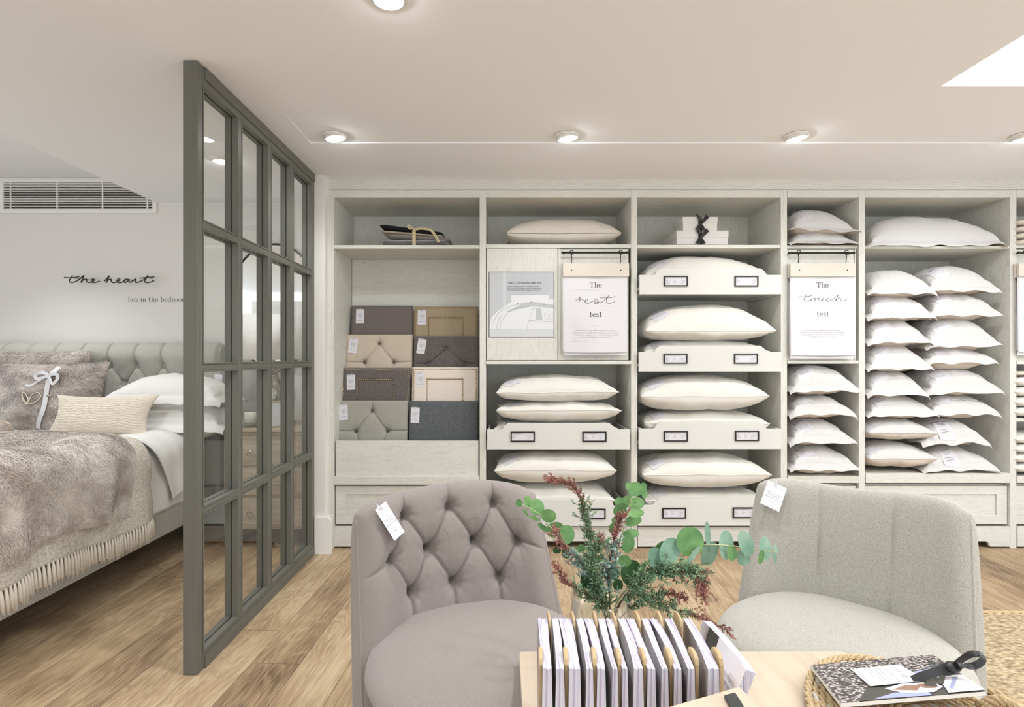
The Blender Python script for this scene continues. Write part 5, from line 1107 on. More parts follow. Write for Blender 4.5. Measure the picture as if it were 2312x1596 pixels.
# ============================================================ upholstered chairs
def chair(loc, yaw, mat, label, tufts, wide=.335, top=.80, tick=None, seed=1., name='slipper_chair', sweep=.30, sh=0.):
    r = empty(name, (loc[0], loc[1], 0), yaw, label, 'chair', None)
    zb = .20; zt = top
    def mid(s, v):
        hw = lerp(wide, wide * .945, v); th = 1.05; x = hw * math.sin(s * th) / math.sin(th)
        cw = lerp(sweep, .085, v ** .8)
        y = .03 + .10 * v ** 1.3 - cw * abs(s) ** 2.3
        z = lerp(zb, zt, v) - .035 * abs(s) ** 5 * v + .01 * math.sin(s * 3.3 + seed) * v * v
        return Vector((x, y, z))
    def nrm(s, v):
        e = .004; a = mid(min(1, s + e), v) - mid(max(-1, s - e), v); b = mid(s, min(1, v + e)) - mid(s, max(0, v - e)); return b.cross(a).normalized() * -1 if False else a.cross(b).normalized()
    bt = []; cr = []
    def sv(x, z):   # panel coordinates: x along the back at its own height, z height
        return x, z
    if tufts:
        rows = [(.742, (-.165, 0, .165)), (.628, (-.236, -.08, .083, .25)), (.512, (-.154, 0, .165))]
        for z, xs in rows: bt += [(x, z) for x in xs]
        for x in rows[0][1]: cr += [((x, .742), (x, .9))]
        for x in rows[2][1]: cr += [((x, .512), (x * 1.02, .30))]
        for (z0, xs0), (z1, xs1) in ((rows[0], rows[1]), (rows[1], rows[2])):
            for a in xs0:
                for b in xs1:
                    if abs(a - b) < .1: cr.append(((a, z0), (b, z1)))
        cr += [((-.236, .628), (-.42, .622)), ((.25, .628), (.42, .632))]
    else: cr = [((-.115, .85), (-.10, .3)), ((.12, .85), (.105, .3))]
    def disp(s, v):
        x = s * wide * 1.12; z = lerp(zb, zt, v); d = 0
        if tufts:
            md = 9.
            for b in bt:
                q = math.hypot(x - b[0], z - b[1])
                if q < .16: d -= .022 * math.exp(-(q / .017) ** 2) + .017 * math.exp(-q / .032); 
                if q < .09:   # gathered pleats round each button
                    an = math.atan2(z - b[1], x - b[0]); d += .0022 * math.sin(an * 9 + b[0] * 40) * math.exp(-q / .03) * min(1, q / .012)
            for a, b in cr:
                q, t = seg_d((x, z), a, b)
                if q < .07: d -= .0075 * math.exp(-(q / .0042) ** 2) + .010 * math.exp(-q / .022)
            d += .022
        else:
            for a, b in cr:
                q, t = seg_d((x, z), a, b)
                if q < .05: d -= .0075 * math.exp(-(q / .0032) ** 2) + .005 * math.exp(-q / .02)
            d += .004 * N3(x * 6, z * 6, seed)
        return d
    def prof(s, v): return (max(0, 1 - abs(s) ** 14) ** .5) * (max(0, 1 - v ** 16) ** .5)
    def front(s, v):
        p, n = mid(s, v), nrm(s, v); e = prof(s, v); return p + n * ((.045 + disp(s, v)) * e)
    def rear(s, v):
        p, n = mid(s, v), nrm(s, v); return p - n * (.045 * prof(s, v) ** .6)
    ss = [math.copysign(abs(q) ** .82, q) for q in lin(-1, 1, 200 if tufts else 110)]; vs = [q ** .9 for q in lin(0, 1, 150 if tufts else 80)]
    ss = sorted(set([round(math.copysign(1 - (1 - abs(q)) ** 1.25, q), 6) for q in lin(-1, 1, 240 if tufts else 120)])); vs = [1 - (1 - q) ** 1.25 for q in lin(0, 1, 170 if tufts else 90)]
    m = MB(); m.grid(front, ss, vs, flip=False); m.grid(rear, ss[::3] + [ss[-1]], vs[::3] + [1.0], flip=True)
    b = m.build('backrest', mat, r, weld=0)
    m = MB()   # piping down both side edges and over the corners
    for sd in (-1, 1):
        m = MB(); m.tube([mid(sd * .996, v) - nrm(sd * .99, v) * .0 for v in lin(0, .97, 40)], .0042, 8); m.build('piping', mat, b)
    for x, z in bt:
        s = x / (wide * 1.12); v = (z - zb) / (zt - zb); p = front(s, v); n = nrm(s, v); q = MB(); q.sphere((0, 0, 0), .0145, 16, 10, 0, (1, 1, .6)); o = q.build('button', mat, r)
        o.location = p + n * .020; o.rotation_euler = n.to_track_quat('Z', 'Y').to_euler()
    # seat cushion
    sc = Vector((0, -.235, 0)); ax, ay = wide + .005, .315
    def rad(ph):
        c, s = math.cos(ph), math.sin(ph); n = 2.7; k = (abs(c) ** n + abs(s) ** n) ** (-1 / n)
        x, y = c * k * ax, s * k * ay
        if s > 0: x *= lerp(1, .80, s ** 1.2)
        return x, y
    def seat(side):
        def f(ph, q):
            x, y = rad(ph); h = (1 - q ** 5) ** .5; zz = .405 - sh + (.065 * h * (1 - .10 * q * q) if side else -.05 * h)
            bul = 1 - .0 * h; zz += .004 * N3(x * q * 6 + seed, y * q * 6) * h
            return Vector((x * q * bul, sc.y + y * q, zz))
        return f
    m = MB(); ph = lin(0, 2 * PI, 97); q = [math.sin(PI / 2 * t) for t in lin(0, 1, 40)]
    m.grid(seat(1), ph, q, flip=True); m.grid(seat(0), ph, q); m.build('seat', mat, r, weld=1e-5)
    m = MB()
    def ap(ph_, z):
        x, y = rad(ph_); k = lerp(.90, .95, z); return Vector((x * k, sc.y + y * k, lerp(.19, .40, z)))
    m.grid(ap, ph, lin(0, 1, 6)); m.add([ap(p, 0) for p in ph[:-1]], [tuple(range(96))[::-1]]); m.build('seat_rail', mat, r)
    for x, y in ((-.25, -.46), (.25, -.46), (-.22, .03), (.22, .03)):
        m = MB(); m.tube([(x, y, .20), (x * 1.06, y * 1.04 + (.03 if y > 0 else -.01), 0)], [.021, .013], 12); m.build('leg', 'dark_oak', r)
    # paper price ticket on the upper back
    if tick:
        s, v, rot, W2, H2 = tick; p = front(s, v); n = nrm(s, v); q = MB()
        up = Vector((0, 0, 1)); up = (up - n * up.dot(n)).normalized(); rt = up.cross(n); aa = rt * math.cos(rot) + up * math.sin(rot); bb = up * math.cos(rot) - rt * math.sin(rot); org = p + n * .024
        g = lambda a, b_, o=0: org + aa * a + bb * (b_ - H2 * .8) + n * o
        q.grid(lambda a, b_: g(a, b_, .010 * ((H2 - b_) / H2) ** 1.0), lin(-W2, W2, 3), lin(-H2, H2, 6)); gg = lambda a, b_: g(a, b_, .010 * ((H2 - b_) / H2) + .0008)
        for i, t in enumerate(('Richmond Chair', 'in Cotton Blend', 'Natural Linen Grey') if tufts else ('Hampstead Chair', 'in Wool Blend', 'Natural Dove Grey')): put_text(q, gg, t, .0058 if tufts else .0076, 0, H2 * .12 - i * .0085, 1)
        ribbon2d(q, gg, [(-.008, H2 * .38), (.008, H2 * .38)], lambda t: .0003, 1); ribbon2d(q, gg, [(-.011, -H2 * .42), (.011, -H2 * .42)], lambda t: .0003, 1); put_text(q, gg, '£495' if tufts else '£625', .0068, 0, -H2 * .62, 1)
        o = q.build('price_ticket', ['card_white', 'ink_grey'], r)
        q = MB(); hz = H2 * .78
        q.tube(catmull([g(0, hz, .004), g(-.006, hz + .012, .008), g(-.016, hz + .015, .006), g(-.012, hz + .006, .006), g(0, hz, .006), g(.012, hz + .002, .010), g(.018, hz - .006, .010)], 5), .0011, 6); q.tube(catmull([g(0, hz, .004), g(-.004, hz + .01, .0), g(-.006, hz + .024, -.01)], 4), .001, 6); q.disc(g(0, hz, .0025), .0015, 'y', 8); q.build('string', 'card_white', o)
    return r
chair((-.147, 1.765), math.radians(24), 'mauve_linen', 'mauve grey deep buttoned slipper chair at the left of the table with paper ticket', True, tick=(-.81, .965, .33, .024, .055), seed=1., sweep=.22, top=.815, wide=.327)
chair((1.175, 1.843), math.radians(-41), 'grey_wool', 'pale grey wool slipper chair with plain seamed back at the right of the table', False, tick=(-.80, .95, -.42, .034, .046), seed=5., wide=.325, sweep=.2, sh=.028)

# ============================================================ table
TZ = .50
def table():
    r = empty('coffee_table', (.47, .98, 0), 0, 'pale oak table with rounded corners in the foreground', 'table')
    x0, x1, y0, y1 = X(1172, 1.405) - .47, X(1932, 1.405) - .47, .5 - .98, 1.405 - .98; rr = .05; pts = []
    for cx, cy, a0 in ((x1 - rr, y1 - rr, 0), (x0 + .01, y1 - .01, PI / 2), (x0 + rr, y0 + rr, PI), (x1 - rr, y0 + rr, 1.5 * PI)):
        q = .01 if abs(cx - x0) < .02 else rr
        for k in range(7): a = a0 + k / 6 * PI / 2; pts.append((cx + q * math.cos(a), cy + q * math.sin(a)))
    m = MB(); m.prism(pts, 'z', TZ - .028, TZ); m.build('tabletop', 'table_oak', r, bevel=.002)
    m = MB(); m.box(-.05, .05, -.2, .06, .03, TZ - .028); m.build('pedestal', 'table_oak', r, bevel=.004); m = MB(); m.box(-.2, .2, -.3, .12, 0, .03); m.build('foot', 'table_oak', r, bevel=.004)
table()
def zx(a, b): return (1150 + a / 3.729, 1340 + b / 3.729)
def holder():
    Yf, Yb = .90, 1.035; r = empty('brochure_rack', (.22, 1.0, TZ), 0, 'pale oak toast-rack style brochure holder on the foreground table', 'rack'); inv = Vector((-.22, -1., -TZ)); zt = .752
    def L(m, n, mats, **k): m.v = [tuple(Vector(v) + inv) for v in m.v]; return m.build(n, mats, r, **k)
    m = MB(); m.box(.05, .43, .87, 1.12, TZ + .001, TZ + .02); L(m, 'base_board', 'slat_oak', bevel=.002)
    m = MB(); m.box(X(1206, .93), X(1214, .93), .90, .97, TZ + .02, TZ + .12); L(m, 'end_board', 'slat_oak', bevel=.003)
    def slat(xn0, xn1, yn, yf, dxf, z):
        # rounded top slat: profile in (y,z), thickness in x ; sheared very slightly
        q = MB(); k = .014; pr = [(yn, TZ + .02), (yf, TZ + .02), (yf, z - k), (yf - k * .3, z - k * .3), (yf - k, z), (yn + k, z), (yn + k * .3, z - k * .3), (yn, z - k)]
        q.prism(pr, 'x', xn0, xn1); q.v = [(x + dxf * (y - yn) / (yf - yn), y, z_) for x, y, z_ in q.v]; L(q, 'divider', 'slat_oak', bevel=.0018)
    fr = [(245, 245, 281), (450, 463, 501), (683, 702, 739), (880, 915, 949), (1083, 1130, 1161), (1297, 1350, 1387), (1497, 1565, 1602), (1695, 1770, 1807)]
    for far, a, b in fr:
        xa, xb = X(zx(a, 0)[0], .917), X(zx(b, 0)[0], .917); xf = X(zx(far, 0)[0], .96); slat(xa, xb, .917, .962, xf - xa, zt)
    bk = [(315, 332, 350), (512, 538, 557), (692, 725, 745), (845, 890, 910), (1043, 1090, 1112), (1225, 1278, 1300), (1378, 1440, 1461)]
    for far, a, b in bk:
        xa, xb = X(zx(a, 0)[0], 1.05), X(zx(b, 0)[0], 1.05); xf = X(zx(far, 0)[0], 1.098); slat(xa, xb, 1.05, 1.098, xf - xa, zt)
    # brochures
    bl = [(283, 356, 240, 322), (395, 460, 356, 412), (505, 597, 416, 522), (650, 703, 560, 622), (742, 808, 628, 702), (870, 912, 745, 806), (955, 995, 812, 872), (1050, 1125, 912, 977), (1168, 1228, 985, 1050), (1285, 1335, 1112, 1170), (1390, 1448, 1178, 1242), (1502, 1560, 1305, 1372), (1672, 1766, 1465, 1522)]
    names = ('first', 'second', 'third', 'fourth', 'fifth', 'sixth', 'seventh', 'eighth', 'ninth', 'tenth', 'eleventh', 'twelfth', 'thirteenth'); rnd = random.Random(3)
    for i, (fa, fb, ba, bb) in enumerate(bl):
        y0, y1 = .903, 1.078; z0, z1 = TZ + .0205, .74; xa, xb = X(zx(fa, 0)[0], y0), X(zx(fb, 0)[0], y0); ya, yb = X(zx(ba, 0)[0], y1), X(zx(bb, 0)[0], y1)
        m = MB(); n = 12; k = 5; bow = .006 * (rnd.random() - .3)
        def pt(u, t, w):   # u across thickness, t depth, w height
            x = lerp(lerp(xa, xb, u), lerp(ya, yb, u), t) + bow * math.sin(PI * t) + (.004 * math.sin(PI * w) * (u - .5)); y = lerp(y0, y1, t) + .0006 * math.sin(u * 9 + i)
            return Vector((x, y, lerp(z0, z1, w) + (.0006 * math.sin(u * 8 + i * 3) if w == 1 else 0)))
        us, ts, ws = lin(0, 1, 13), lin(0, 1, n), lin(0, 1, 4)
        m.grid(lambda u, t: pt(u, t, 1), us, ts, 0); m.grid(lambda u, w: pt(u, 0, w), us, ws, 0); m.grid(lambda u, w: pt(u, 1, w), us, ws, 0, flip=True)
        m.grid(lambda t, w: pt(0, t, w), ts, ws, 1, flip=True); m.grid(lambda t, w: pt(1, t, w), ts, ws, 2); m.grid(lambda u, t: pt(u, t, 0), us, ts, 0, flip=True)
        o = m.build('brochure_stack', ['page_edges', 'cover_photo' if i % 2 == 0 or i > 10 else 'cover_pale', 'cover_pale'], loc=((xa + xb) / 2, .99, z0))
        tag(o, 'wad of white brochures in the rack, %s from the left' % names[i], 'brochures', 'brochures standing in the oak rack')
    # leaning wad at the right
    A = dict(fl=(1997, 633 + 0), fr=(2072, 640), bl=(1625, 228), br=(1712, 232))
    yf, yb = .93, 1.12; zt_ = .735
    c = [P(*zx(1992, 640), .93), P(*zx(2072, 690), .93), P(*zx(1700, 232), 1.13), P(*zx(1628, 225), 1.13)]     # front-left, front-right, back-right, back-left tops
    d = [Vector((.335, .93, TZ + .022)), Vector((.352, .93, TZ + .022)), Vector((.372, 1.10, TZ + .022)), Vector((.355, 1.10, TZ + .022))]
    c = [c[0], c[0] + Vector((.017, .0, -.006)), c[3] + Vector((.019, 0, -.003)), c[3]]
    def pt(u, t, w):
        top = c[0].lerp(c[1], u).lerp(c[3].lerp(c[2], u), t); bot = d[0].lerp(d[1], u).lerp(d[3].lerp(d[2], u), t); p = bot.lerp(top, w); p.x += .004 * math.sin(PI * t) * w; return p
    m = MB(); us, ts, ws = lin(0, 1, 12), lin(0, 1, 14), lin(0, 1, 12)
    m.grid(lambda u, t: pt(u, t, 1), us, ts, 0); m.grid(lambda u, w: pt(u, 0, w), us, ws, 0); m.grid(lambda u, w: pt(u, 1, w), us, ws, 0, flip=True)
    mf = lambda t, w: 3 if (t < .56 and w > .30) else (4 if (t < .80 and w > .4) else 1)
    m.grid(lambda t, w: pt(0, t, w), ts, ws, 0, flip=True, matfn=mf); m.grid(lambda t, w: pt(1, t, w), ts, ws, 2)
    nn = Vector((-1, 0, .35)).normalized() * .0012
    fn = lambda a, b: pt(0, .50 - a / .19, .80 + b / .235) + nn
    put_text(m, fn, 'UPHOLSTERED', .0108, .045, .0, 5); put_text(m, fn, 'FURNITURE', .0108, .045 , -.013, 5)
    for i in range(4): ribbon2d(m, fn, [(.012 + .004 * i, -.032 - .0085 * i), (.075 - .003 * i, -.032 - .0085 * i)], lambda t: .0006, 5)
    o = m.build('brochure_stack', ['page_edges', 'cover_photo', 'cover_pale', 'mag_white', 'mag_dark', 'ink_grey'], loc=(.345, 1.0, TZ + .022)); tag(o, 'wad of furniture brochures slumped outwards at the right end of the rack, white label', 'brochures', 'brochures standing in the oak rack')
holder()
def box_front():
    # wooden box lid with a black strap, cut by the bottom edge
    z = .73; r = empty('wooden_box', (.36, .80, TZ), 0, 'pale wooden box with black pull tab at the bottom edge of the photo', 'box'); inv = Vector((-.36, -.80, -TZ))
    Y = lambda py: (H - z) * F / (py - CY)
    a = P(1500, 1597, Y(1597)); b = P(1669, 1548, Y(1548)); e = P(1722, 1600, Y(1600)); q = a + (e - b)
    def L(m, n, mats, **k): m.v = [tuple(Vector(v) + inv) for v in m.v]; return m.build(n, mats, r, **k)
    pts = [a + (q - a) * 1.0, e + (e - b) * 1.2, b, a + (a - b) * .15]; pts = [e + (e - b) * 1.0, b, a, a + (e - b) * 2.0]
    m = MB(); m.prism([(p.x, p.y) for p in pts], 'z', z - .015, z); L(m, 'lid', 'table_oak', bevel=.003)
    cc = sum(pts, Vector()) / 4; pin = [cc + (p - cc) * .96 for p in pts]; m = MB(); m.prism([(p.x, p.y) for p in pin], 'z', TZ + .001, z - .0155); L(m, 'box_body', 'table_oak')
    s = [P(1635, 1577, Y(1577)), P(1660, 1571, Y(1571)), P(1680, 1603, Y(1603)), P(1652, 1609, Y(1609))]
    m = MB(); m.prism([(p.x, p.y) for p in s], 'z', z + .0005, z + .006); L(m, 'pull_tab', 'clip_black', bevel=.001)
box_front()
# ============================================================ vase and stems
VX, VY = X(1358, 1.27), 1.27
def vase():
    zr = Z(1345, VY) + .0; h = zr - TZ; R = .070
    m = MB(); m.lathe([(0, .001), (R * .92, .001), (R * .97, .01), (R, .05), (R, h), (R - .0025, h), (R - .003, .05), (R - .006, .014), (0, .014)], (0, 0, 0), 56)
    r = m.build('glass_vase', 'vase_glass'); r.location = (VX, VY, TZ); tag(r, 'clear glass cylinder vase holding eucalyptus behind the brochure rack', 'vase')
vase()
def z5(a, b, Y): return P(1150 + a / 3.729, 1060 + b / 3.729, Y)
def leafdisc(m, c, rx, rz, ang, tilt, mat, cup=.18, notch=False, pitch=0.):
    n = 18; T = Matrix.Rotation(tilt, 4, 'Z') @ Matrix.Rotation(pitch, 4, 'X') @ Matrix.Rotation(-ang, 4, 'Y'); vs = []; ks = lin(0, 1, 4)[1:]
    ctr = Vector((0, 0, 0)); vs.append(c + T @ ctr)
    for k in ks:
        for i in range(n):
            a = 2 * PI * i / n; x, z = rx * k * math.cos(a), rz * k * math.sin(a); y = -cup * rx * (k * k) * (.6 + .4 * math.cos(2 * a)) + .04 * rx * math.sin(3 * a) * k
            vs.append(c + T @ Vector((x, y + abs(x) * .10, z)))
    fs = [(0, 1 + i, 1 + (i + 1) % n) for i in range(n)]
    for j in range(len(ks) - 1): fs += [(1 + j * n + i, 1 + (j + 1) * n + i, 1 + (j + 1) * n + (i + 1) % n, 1 + j * n + (i + 1) % n) for i in range(n)]
    m.add(vs, fs, mat, True)
def euc(name_l, stem, leaves, Ys, mats, tk=.0022):
    n = len(stem); pts = [z5(a, b, lerp(Ys[0], Ys[1], i / (n - 1))) for i, (a, b) in enumerate(stem)]
    r = MB(); r.tube(catmull(pts, 5), tk, 7, r2=.001); o = r.build('eucalyptus_branch', 'stem_pale'); tag(o, name_l, 'branch', 'eucalyptus branches in the vase')
    m = MB(); rnd = random.Random(len(leaves)); cp = catmull(pts, 8)
    for L_ in leaves:
        a, b, rx, rz = L_[:4]; ang = math.radians(L_[4]) if len(L_) > 4 else 0; mt = L_[5] if len(L_) > 5 else 0
        # depth from the nearest stem point
        q = min(cp, key=lambda p: (lambda s: (s[0] - (1150 + a / 3.729)) ** 2 + (s[1] - (1060 + b / 3.729)) ** 2)((CX + p.x / p.y * F, CY + (H - p.z) / p.y * F)))
        Y = q.y + rnd.uniform(-.022, .022); c = z5(a, b, Y); k = Y / F / 3.729
        thin = min(rx, rz) / max(rx, rz); tl = rnd.uniform(-.35, .35); pc = rnd.uniform(-.3, .3)
        leafdisc(m, c, rx * k * 1.04, rz * k * 1.04, ang, tl, mt, pitch=pc)
        m.tube([c, c.lerp(q, .5) + Vector((0, .004, 0)), q], .0007, 5, mt)
    m.build('leaves', mats, o)
euc('eucalyptus branch arching left in front of the mauve chair', [(840, 1330), (800, 1080), (700, 860), (600, 745), (490, 640), (400, 535), (330, 465), (265, 385), (160, 320), (90, 285)],
    [(80, 282, 28, 34), (157, 275, 36, 52, 10), (230, 318, 62, 66), (135, 362, 12, 38, 35), (330, 388, 62, 62), (212, 412, 48, 18, -20), (285, 488, 54, 22, -35), (390, 490, 68, 50, 15), (350, 555, 42, 12, -30), (478, 548, 74, 80, 10), (400, 680, 34, 28, 0, 1), (600, 665, 42, 32, 10), (480, 700, 38, 46, 0, 1), (650, 935, 58, 84, 0, 1)], (1.27, 1.20), ['leaf_green', 'leaf_dark'])
euc('upright eucalyptus branch with paired round leaves in the middle of the vase', [(860, 1330), (850, 1050), (890, 800), (930, 600), (960, 510), (990, 370), (1012, 290), (1032, 230), (1055, 150)],
    [(1000, 140, 24, 30), (1062, 165, 64, 60), (1130, 138, 28, 28), (1135, 192, 26, 50), (998, 240, 42, 26), (945, 280, 60, 42, -15), (1072, 285, 64, 50, 10), (930, 345, 64, 54, -20), (1065, 365, 66, 36, 5), (1040, 430, 72, 46, 20), (905, 430, 46, 36, -10), (1022, 540, 68, 38, 5), (880, 495, 44, 50), (998, 622, 56, 80, -5), (965, 770, 60, 52, 20), (1030, 870, 90, 108, 0, 1), (860, 880, 70, 56, 0, 1), (915, 970, 40, 54, 0, 1)], (1.27, 1.22), ['leaf_green', 'leaf_dark'])
euc('long eucalyptus branch reaching right in front of the grey wool chair', [(880, 1330), (900, 1130), (1050, 940), (1220, 800), (1340, 720), (1500, 650), (1640, 630), (1900, 645), (2120, 685), (2250, 690)],
    [(1520, 605, 112, 120, 0, 1), (1668, 540, 24, 104, 5), (1350, 685, 82, 112, -35), (1235, 745, 66, 86, 10), (1252, 660, 24, 58, -30, 1), (1682, 705, 62, 116, -15), (1825, 635, 64, 115, -10), (1872, 700, 42, 66, 0, 1), (1990, 618, 58, 102, 15), (1968, 738, 54, 68), (2152, 662, 60, 96, 0), (2118, 735, 32, 64, 0, 1), (2242, 665, 18, 32, 10), (2236, 742, 15, 42), (1545, 725, 26, 96, -35), (1140, 800, 62, 16, 35, 1)], (1.27, 1.17), ['leaf_glaucous', 'leaf_green'])
def sprig(label, stem, Ys, red_from, dens=1., sil=False, side=34, lf=(.0110, .0017), seed=0, twig=5):
    n = len(stem); pts = [z5(a, b, lerp(Ys[0], Ys[1], i / (n - 1))) for i, (a, b) in enumerate(stem)]; cp = catmull(pts, 12)
    st = MB(); st.tube(cp, .0017, 6, r2=.0007); m = MB(); rnd = random.Random(seed); N = len(cp); 
    def leaf(p, d, ln, wd, mt):
        d = d.normalized(); s = d.cross(Vector((rnd.uniform(-1, 1), rnd.uniform(-1, 1), rnd.uniform(-1, 1)))).normalized(); q = d.cross(s)
        a = p; b = p + d * ln * .5 + s * wd + q * wd * .3; c = p + d * ln + q * wd * .4; e = p + d * ln * .5 - s * wd + q * wd * .3; mm = p + d * ln * .5
        m.add([a, b, c, e, mm], [(0, 1, 4), (1, 2, 4), (2, 3, 4), (3, 0, 4)], mt, True)
    i0 = int(N * .22)
    for i in range(i0, N, 2):
        f = i / N; t = (cp[min(i + 1, N - 1)] - cp[max(i - 1, 0)]).normalized(); k = 1 if f > red_from else 0
        for j in range(int(2 * dens)):
            d = (t * rnd.uniform(.4, 1.0) + Vector((rnd.uniform(-1, 1), rnd.uniform(-1, 1), rnd.uniform(-1, 1))) * .9).normalized(); ln = side / 3.729 / F * 1.22 * rnd.uniform(.35, 1.15) * (1 - .35 * f)
            p0 = cp[i]; p1 = p0 + d * ln * .6 + t * ln * .15; p2 = p1 + (d + t * .8).normalized() * ln * .5; tw = catmull([p0, p1, p2], 4); st.tube(tw, .0006, 4, r2=.0004)
            for q in range(int(twig * 3.2)):
                w = tw[int(lerp(1, len(tw) - 1, rnd.random()))]; dd = ((p2 - p0).normalized() * .8 + Vector((rnd.uniform(-1, 1), rnd.uniform(-1, 1), rnd.uniform(-1, 1)))).normalized()
                red = k or (f > red_from - .2 and rnd.random() < .25)
                leaf(w, dd, lf[0] * rnd.uniform(.6, 1.2) * (.6 if red else 1), lf[1] * rnd.uniform(.7, 1.2) * (.7 if red else 1), 1 if red else 0)
            if k: m.sphere(p2, .0013, 5, 3, 1)
    o = st.build('foliage_sprig', 'stem_brown'); tag(o, label, 'sprig', 'fine leaved sprigs in the vase'); m.build('leaves', ['leaf_silver' if sil else 'leaf_small', 'sprig_red'], o)
sprig('tall fine leaved sprig with russet tip leaning left at the top of the bouquet', [(845, 1330), (800, 1000), (745, 780), (690, 610), (645, 420), (600, 240), (500, 120), (350, 85)], (1.27, 1.23), .66, 2, side=110, seed=1, twig=5)
sprig('russet tipped sprig standing in front of the tall central eucalyptus', [(850, 1330), (840, 1050), (835, 850), (870, 650), (905, 500), (935, 395)], (1.26, 1.19), .62, 2, True, side=125, seed=2, twig=5)
sprig('russet tipped grey leaved sprig left of centre in the bouquet', [(840, 1330), (740, 1000), (640, 830), (500, 690), (390, 535)], (1.26, 1.18), .70, 2, True, side=115, seed=3, twig=5)
sprig('low sprig with pink buds pointing left, lowest on the left side', [(845, 1330), (760, 1150), (640, 1050), (500, 960), (400, 830)], (1.26, 1.17), .62, 1.5, False, side=90, seed=4, twig=5)
sprig('bushy ferny sprig spreading right under the long eucalyptus', [(855, 1330), (960, 1080), (1120, 930), (1280, 860), (1440, 840), (1560, 880), (1610, 990)], (1.26, 1.17), .80, 3, False, side=170, seed=5, twig=6, lf=(.012, .0018))
sprig('drooping sprig with red buds reaching lowest at the right of the bouquet', [(850, 1330), (930, 1120), (1050, 1050), (1200, 1110), (1400, 1180), (1600, 1240), (1820, 1345)], (1.26, 1.16), .72, 1.6, False, side=110, seed=6, twig=6)
sprig('short dark sprig in the dense centre of the bouquet', [(850, 1330), (800, 1130), (720, 960), (700, 760), (760, 620)], (1.26, 1.20), .97, 3, False, side=140, seed=7, twig=6)
sprig('short sprig with arching red buds right of centre in the bouquet', [(855, 1330), (1040, 1150), (1220, 1060), (1350, 1040), (1470, 1075)], (1.26, 1.18), .60, 1.5, False, side=90, seed=8, twig=5)

